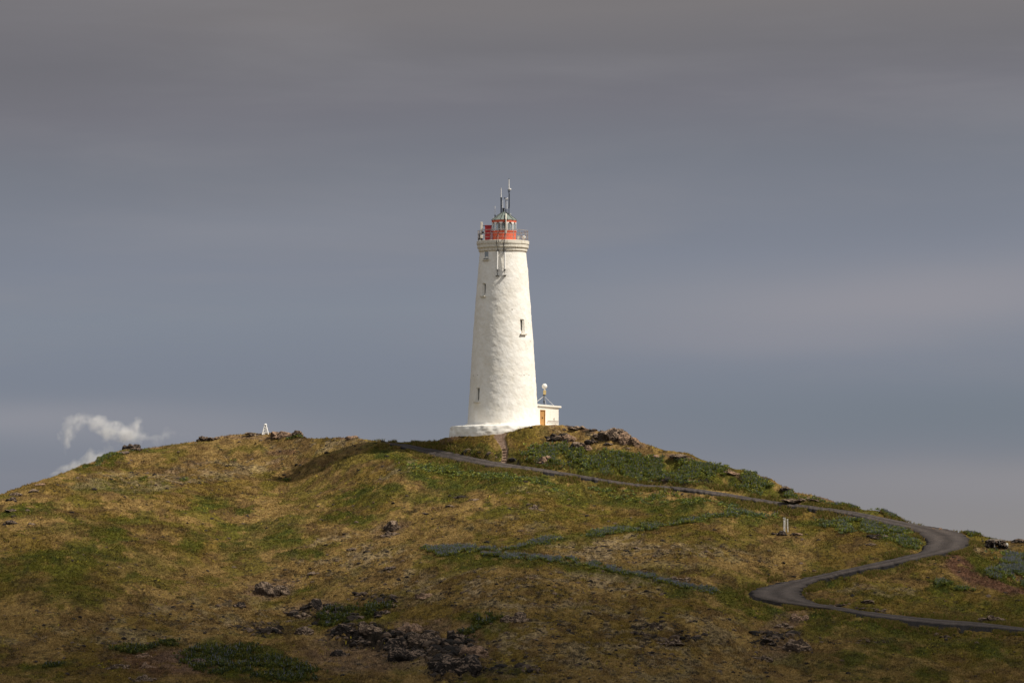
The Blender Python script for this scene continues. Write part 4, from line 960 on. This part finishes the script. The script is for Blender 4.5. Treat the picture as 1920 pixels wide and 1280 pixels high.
# ------------------------------------------------------------------ small structures on the hill
def survey_marker():
    g = ground_at(497, 812); s = g.y / F_PX; zb = g.z - .1; H = (812 - 792.5) * s + .1
    e = empty('survey_marker', (g.x, g.y, zb), 'small white tapering survey marker on the crest of the left hill', 'marker')
    w = 11.5 * s
    for i, (sx, sy) in enumerate(((-1, -1), (1, -1), (1, 1), (-1, 1))):
        MB().tube((g.x + sx * w / 2, g.y + sy * w / 2, zb), (g.x + sx * w * .12, g.y + sy * w * .12, zb + H * .88), .07, .06, 8).build('leg', M['white'], e)
    b = MB()
    for k, z in enumerate((.22, .45, .66)):
        q = w * (1 - z * .86) * .98
        b.box((g.x - q * .25, g.y - q / 2, zb + H * z), (q * .5, .05, .17)); b.box((g.x + q * .28, g.y - q / 2, zb + H * z), (q * .3, .05, .17)); b.box((g.x - q / 2, g.y, zb + H * z), (.05, q, .17)); b.box((g.x + q / 2, g.y, zb + H * z), (.05, q, .17))
    b.box((g.x - w * .22, g.y - w * .42, zb + H * .14), (w * .30, .04, H * .28)).box((g.x + w * .1, g.y - w * .33, zb + H * .4), (w * .16, .04, H * .75))
    b.build('boards', M['white'], e)
    MB().tube((g.x - .03, g.y - w * .3, zb), (g.x - .01, g.y - .1, zb + H * .85), .045, .045, 8).build('pole', M['black'], e)
    MB().tube((g.x, g.y, zb + H * .84), (g.x, g.y, zb + H * .90), .14, .2, 12).tube((g.x, g.y, zb + H * .901), (g.x, g.y, zb + H), .22, .10, 12).build('cap', M['white'], e)
survey_marker()
def twin_posts():
    for k, (px_, pt, pb, w_, lab, tilt) in enumerate(((1471.2, 976, 1000.5, .20, 'left, slightly broader of two white posts standing among dark stones inside the road loop', .02), (1476.3, 978, 999.5, .13, 'right, narrower of two white posts standing among dark stones inside the road loop', -.03))):
        g = ground_at(px_, pb); s = g.y / F_PX; H = (pb - pt) * s
        o = MB().box((g.x, g.y, g.z + H / 2), (w_ * 1.15, w_, H + .5), rot=Matrix.Rotation(tilt, 3, 'Y'), bev=.02)
        if k == 0: o.box((g.x - .02, g.y - .01, g.z + H + .22), (w_ * 1.3, w_ * 1.15, .10))
        tag(o.build('white_post', M['oldwhite']), lab, 'post', 'white posts inside the road loop')
twin_posts()
for j, (a, b, w_, h_, l, mm) in enumerate([(1467,1003,11,8,'black rock leaning on the left foot of the two white posts','rock_black'),(1477,1003,9,6,'dark stone under the right white post','rock'),(1456,1002,9,4,'dark stone left of the white posts','rock_black'),(1487,1006,8,5,'dark stone just right of the white posts','rock_black'),(1497,1007,10,5,'stone with a white patch right of the white posts','rock_tan'),(1511,1005,5,3,'last small dark stone right of the white posts','rock_black')]):
    rock(a, b, w_, h_, l, mm, 'stone', seed=400 + j, group='dark stones round the white posts')
def shelter():
    g = ground_at(1868, 1025); s = g.y / F_PX * 1.1; g.z += .12; e = empty('stone_shelter', (g.x, g.y, g.z), 'small ruined stone shelter with a pale timber lintel near the right edge', 'ruin')
    rg = np.random.default_rng(9); V = []; F = []; off = 0
    for (dx, dz, w_, h_) in ((-15, 0, 7, 7), (-10, 3, 8, 9), (-12, -1, 9, 6), (-7, 6, 6, 6), (-6, 0, 4, 12), (9, 0, 6, 9), (13, 2, 7, 8), (11, 7, 8, 5), (17, -1, 5, 6), (4, 1, 3, 11), (0, 2, 22, 10)):
        deep = 1.6 if w_ < 20 else 1.5; L = lump(rg, (w_ * s * .62, .7, h_ * s * .62), 50 + len(V)); L += np.array([dx * s, (0 if w_ < 20 else 1.9), (dz + h_ * .35) * s]); V.append(L); F.append(ICO_F + off); off += len(L)
    mesh_np('wall', np.concatenate(V), np.concatenate(F), M['rock_black'], e)
    MB().box((g.x - 1 * s, g.y - .25, g.z + 12.4 * s), (21 * s, .45, .13), rot=Matrix.Rotation(.035, 3, 'Y')).box((g.x - .2, g.y + .6, g.z + 12.9 * s), (19 * s, 1.2, .07)).build('lintel', M['oldwood'], e)
    MB().box((g.x - 4 * s, g.y - .3, g.z + 5.8 * s), (.10, .1, 12 * s)).build('post', M['oldwhite'], e)
    MB().box((g.x + 5 * s, g.y - .3, g.z + 7.5 * s), (.09, .1, 9 * s), rot=Matrix.Rotation(-.1, 3, 'Y')).build('post', M['oldwhite'], e)
    MB().ball((g.x + 17 * s, g.y - .45, g.z + 3.5 * s), .16, (1, .6, 1.5)).build('pale_stone', M['oldwhite'], e)
shelter()

# footpath steps up to the lighthouse
for j in range(5):
    py_ = 842 + j * 5.2; px_ = 945.5 + (.8 if j % 2 else -.4) * 1.5 - j * .3 + 2
    g = ground_at(px_, py_)
    o = MB().box((g.x, g.y, g.z + .01), (.6, .3, .14), rz=.15 * (j % 3 - 1), bev=.04)
    tag(o.build('step', M['rock_tan']), ['topmost', 'second', 'third', 'fourth', 'lowest'][j] + ' stone step of the footpath from the road up to the lighthouse', 'step', 'stone steps of the footpath')

# ------------------------------------------------------------------ steam plume far behind the left hill
def steam():
    Yd = 900.0; c0 = ray_pt(190, 835, Yd)
    m = bpy.data.materials.new('steam'); m.use_nodes = True; t = NT(m.node_tree)
    ob = t.n('ShaderNodeTexCoord').outputs['Object']
    wv = t.n('ShaderNodeTexNoise', {'Vector': ob, 'Scale': .2, 'Detail': 6, 'Roughness': .6}).outputs[1]
    wv = t.n('ShaderNodeVectorMath', {0: wv, 1: (.5, .5, .5)}, operation='SUBTRACT').outputs[0]
    wv = t.n('ShaderNodeVectorMath', {0: wv, 3: 9.0}, operation='SCALE').outputs[0]
    q = t.n('ShaderNodeVectorMath', {0: ob, 1: wv}, operation='ADD').outputs[0]
    tot = None
    for (px_, py_, rx, rz, st) in [(122,822,9,18,.75),(136,800,12,16,.7),(150,783,20,11,.75),(178,790,18,10,.75),(196,806,20,10,1.4),(220,807,22,12,1.8),(243,812,16,12,1.7),(255,798,12,9,.6),(215,826,30,10,.35),(282,820,34,11,.5),(165,872,34,13,1.3),(140,884,34,11,1.0),(190,856,26,10,.8),(335,816,50,11,.30),(210,845,30,14,.18)]:
        c = ray_pt(px_, py_, Yd) - c0; k = Yd / F_PX
        d = t.n('ShaderNodeVectorMath', {0: q, 1: tuple(c)}, operation='SUBTRACT').outputs[0]
        d = t.n('ShaderNodeVectorMath', {0: d, 1: (1 / (rx * k), 1 / (14 * k), 1 / (rz * k))}, operation='MULTIPLY').outputs[0]
        l = t.n('ShaderNodeVectorMath', {0: d, 1: d}, operation='DOT_PRODUCT').outputs[1]
        e = t.m('MULTIPLY', t.m('EXPONENT', t.m('MULTIPLY', l, -0.8)), st); tot = e if tot is None else t.m('ADD', tot, e)
    nz = t.noise(ob, .38, 7, .66)
    dn = t.m('MULTIPLY', t.m('SUBTRACT', tot, t.m('MULTIPLY', nz, .50), clamp=True), t.ramp(nz, [(.35, .1), (.68, 1.7)]))
    dn = t.m('MULTIPLY', dn, .55)
    v = t.n('ShaderNodeVolumePrincipled', {'Color': (.97, .96, .95, 1), 'Density': dn, 'Anisotropy': 0.0})
    t.n('ShaderNodeOutputMaterial', {'Volume': v.outputs[0]})
    b = MB().ball((c0[0] + 6, c0[1], c0[2]), 1, (26, 7.5, 10.5), 4); o = b.build('steam', m); 
    o.data.transform(Matrix.Translation(-Vector(c0))); o.location = c0
    tag(o, 'wispy white steam plume rising behind the left hill', 'steam', kind='stuff')
steam()

# ------------------------------------------------------------------ dark cloud added out of view to shade the foreground
def cloud():
    n, mr = 72, 30; Lc = 1500.0
    ctr = Vector((0, 175, -10)) + SUN * Lc; V = []; 
    rx, ry, H = 560.0, 320.0, 90.0
    top = []; bot = []
    for i in range(mr + 1):
        r = i / mr
        for j in range(n):
            a = 2 * math.pi * j / n; x, y = r * math.cos(a), r * math.sin(a)
            edge = 1 + .16 * (float(fbm2(np.array([math.cos(a) * 2 + 5]), np.array([math.sin(a) * 2]), 3, 3)[0]) - .5)
            h = H * (.5 + .5 * math.cos(math.pi * r)) ** .9 * (.75 + .5 * float(fbm2(np.array([x * 4 + 9]), np.array([y * 4]), 3, 8)[0])) + .5
            top.append((x * rx * edge, y * ry * edge, h)); bot.append((x * rx * edge, y * ry * edge, -h * .35))
    V = np.array(top + bot); F = []; N = len(top)
    for i in range(mr):
        for j in range(n):
            a, b = i * n + j, i * n + (j + 1) % n; c, d = a + n, b + n
            F.append((a, c, d, b)); F.append((N + a, N + b, N + d, N + c))
    for j in range(n):
        a, b = mr * n + j, mr * n + (j + 1) % n; F.append((a, N + a, N + b, b))
    m = bpy.data.materials.new('shade_cloud_vapour'); m.use_nodes = True; t = NT(m.node_tree)
    v = t.n('ShaderNodeVolumePrincipled', {'Color': (.8, .8, .82, 1), 'Density': .055}); t.n('ShaderNodeOutputMaterial', {'Volume': v.outputs[0]})
    o = mesh_np('cloud', V, np.array(F), m, smooth=True, loc=ctr); tag(o, 'grey cloud added out of view to shade the near slope', 'cloud', kind='stuff')
cloud()
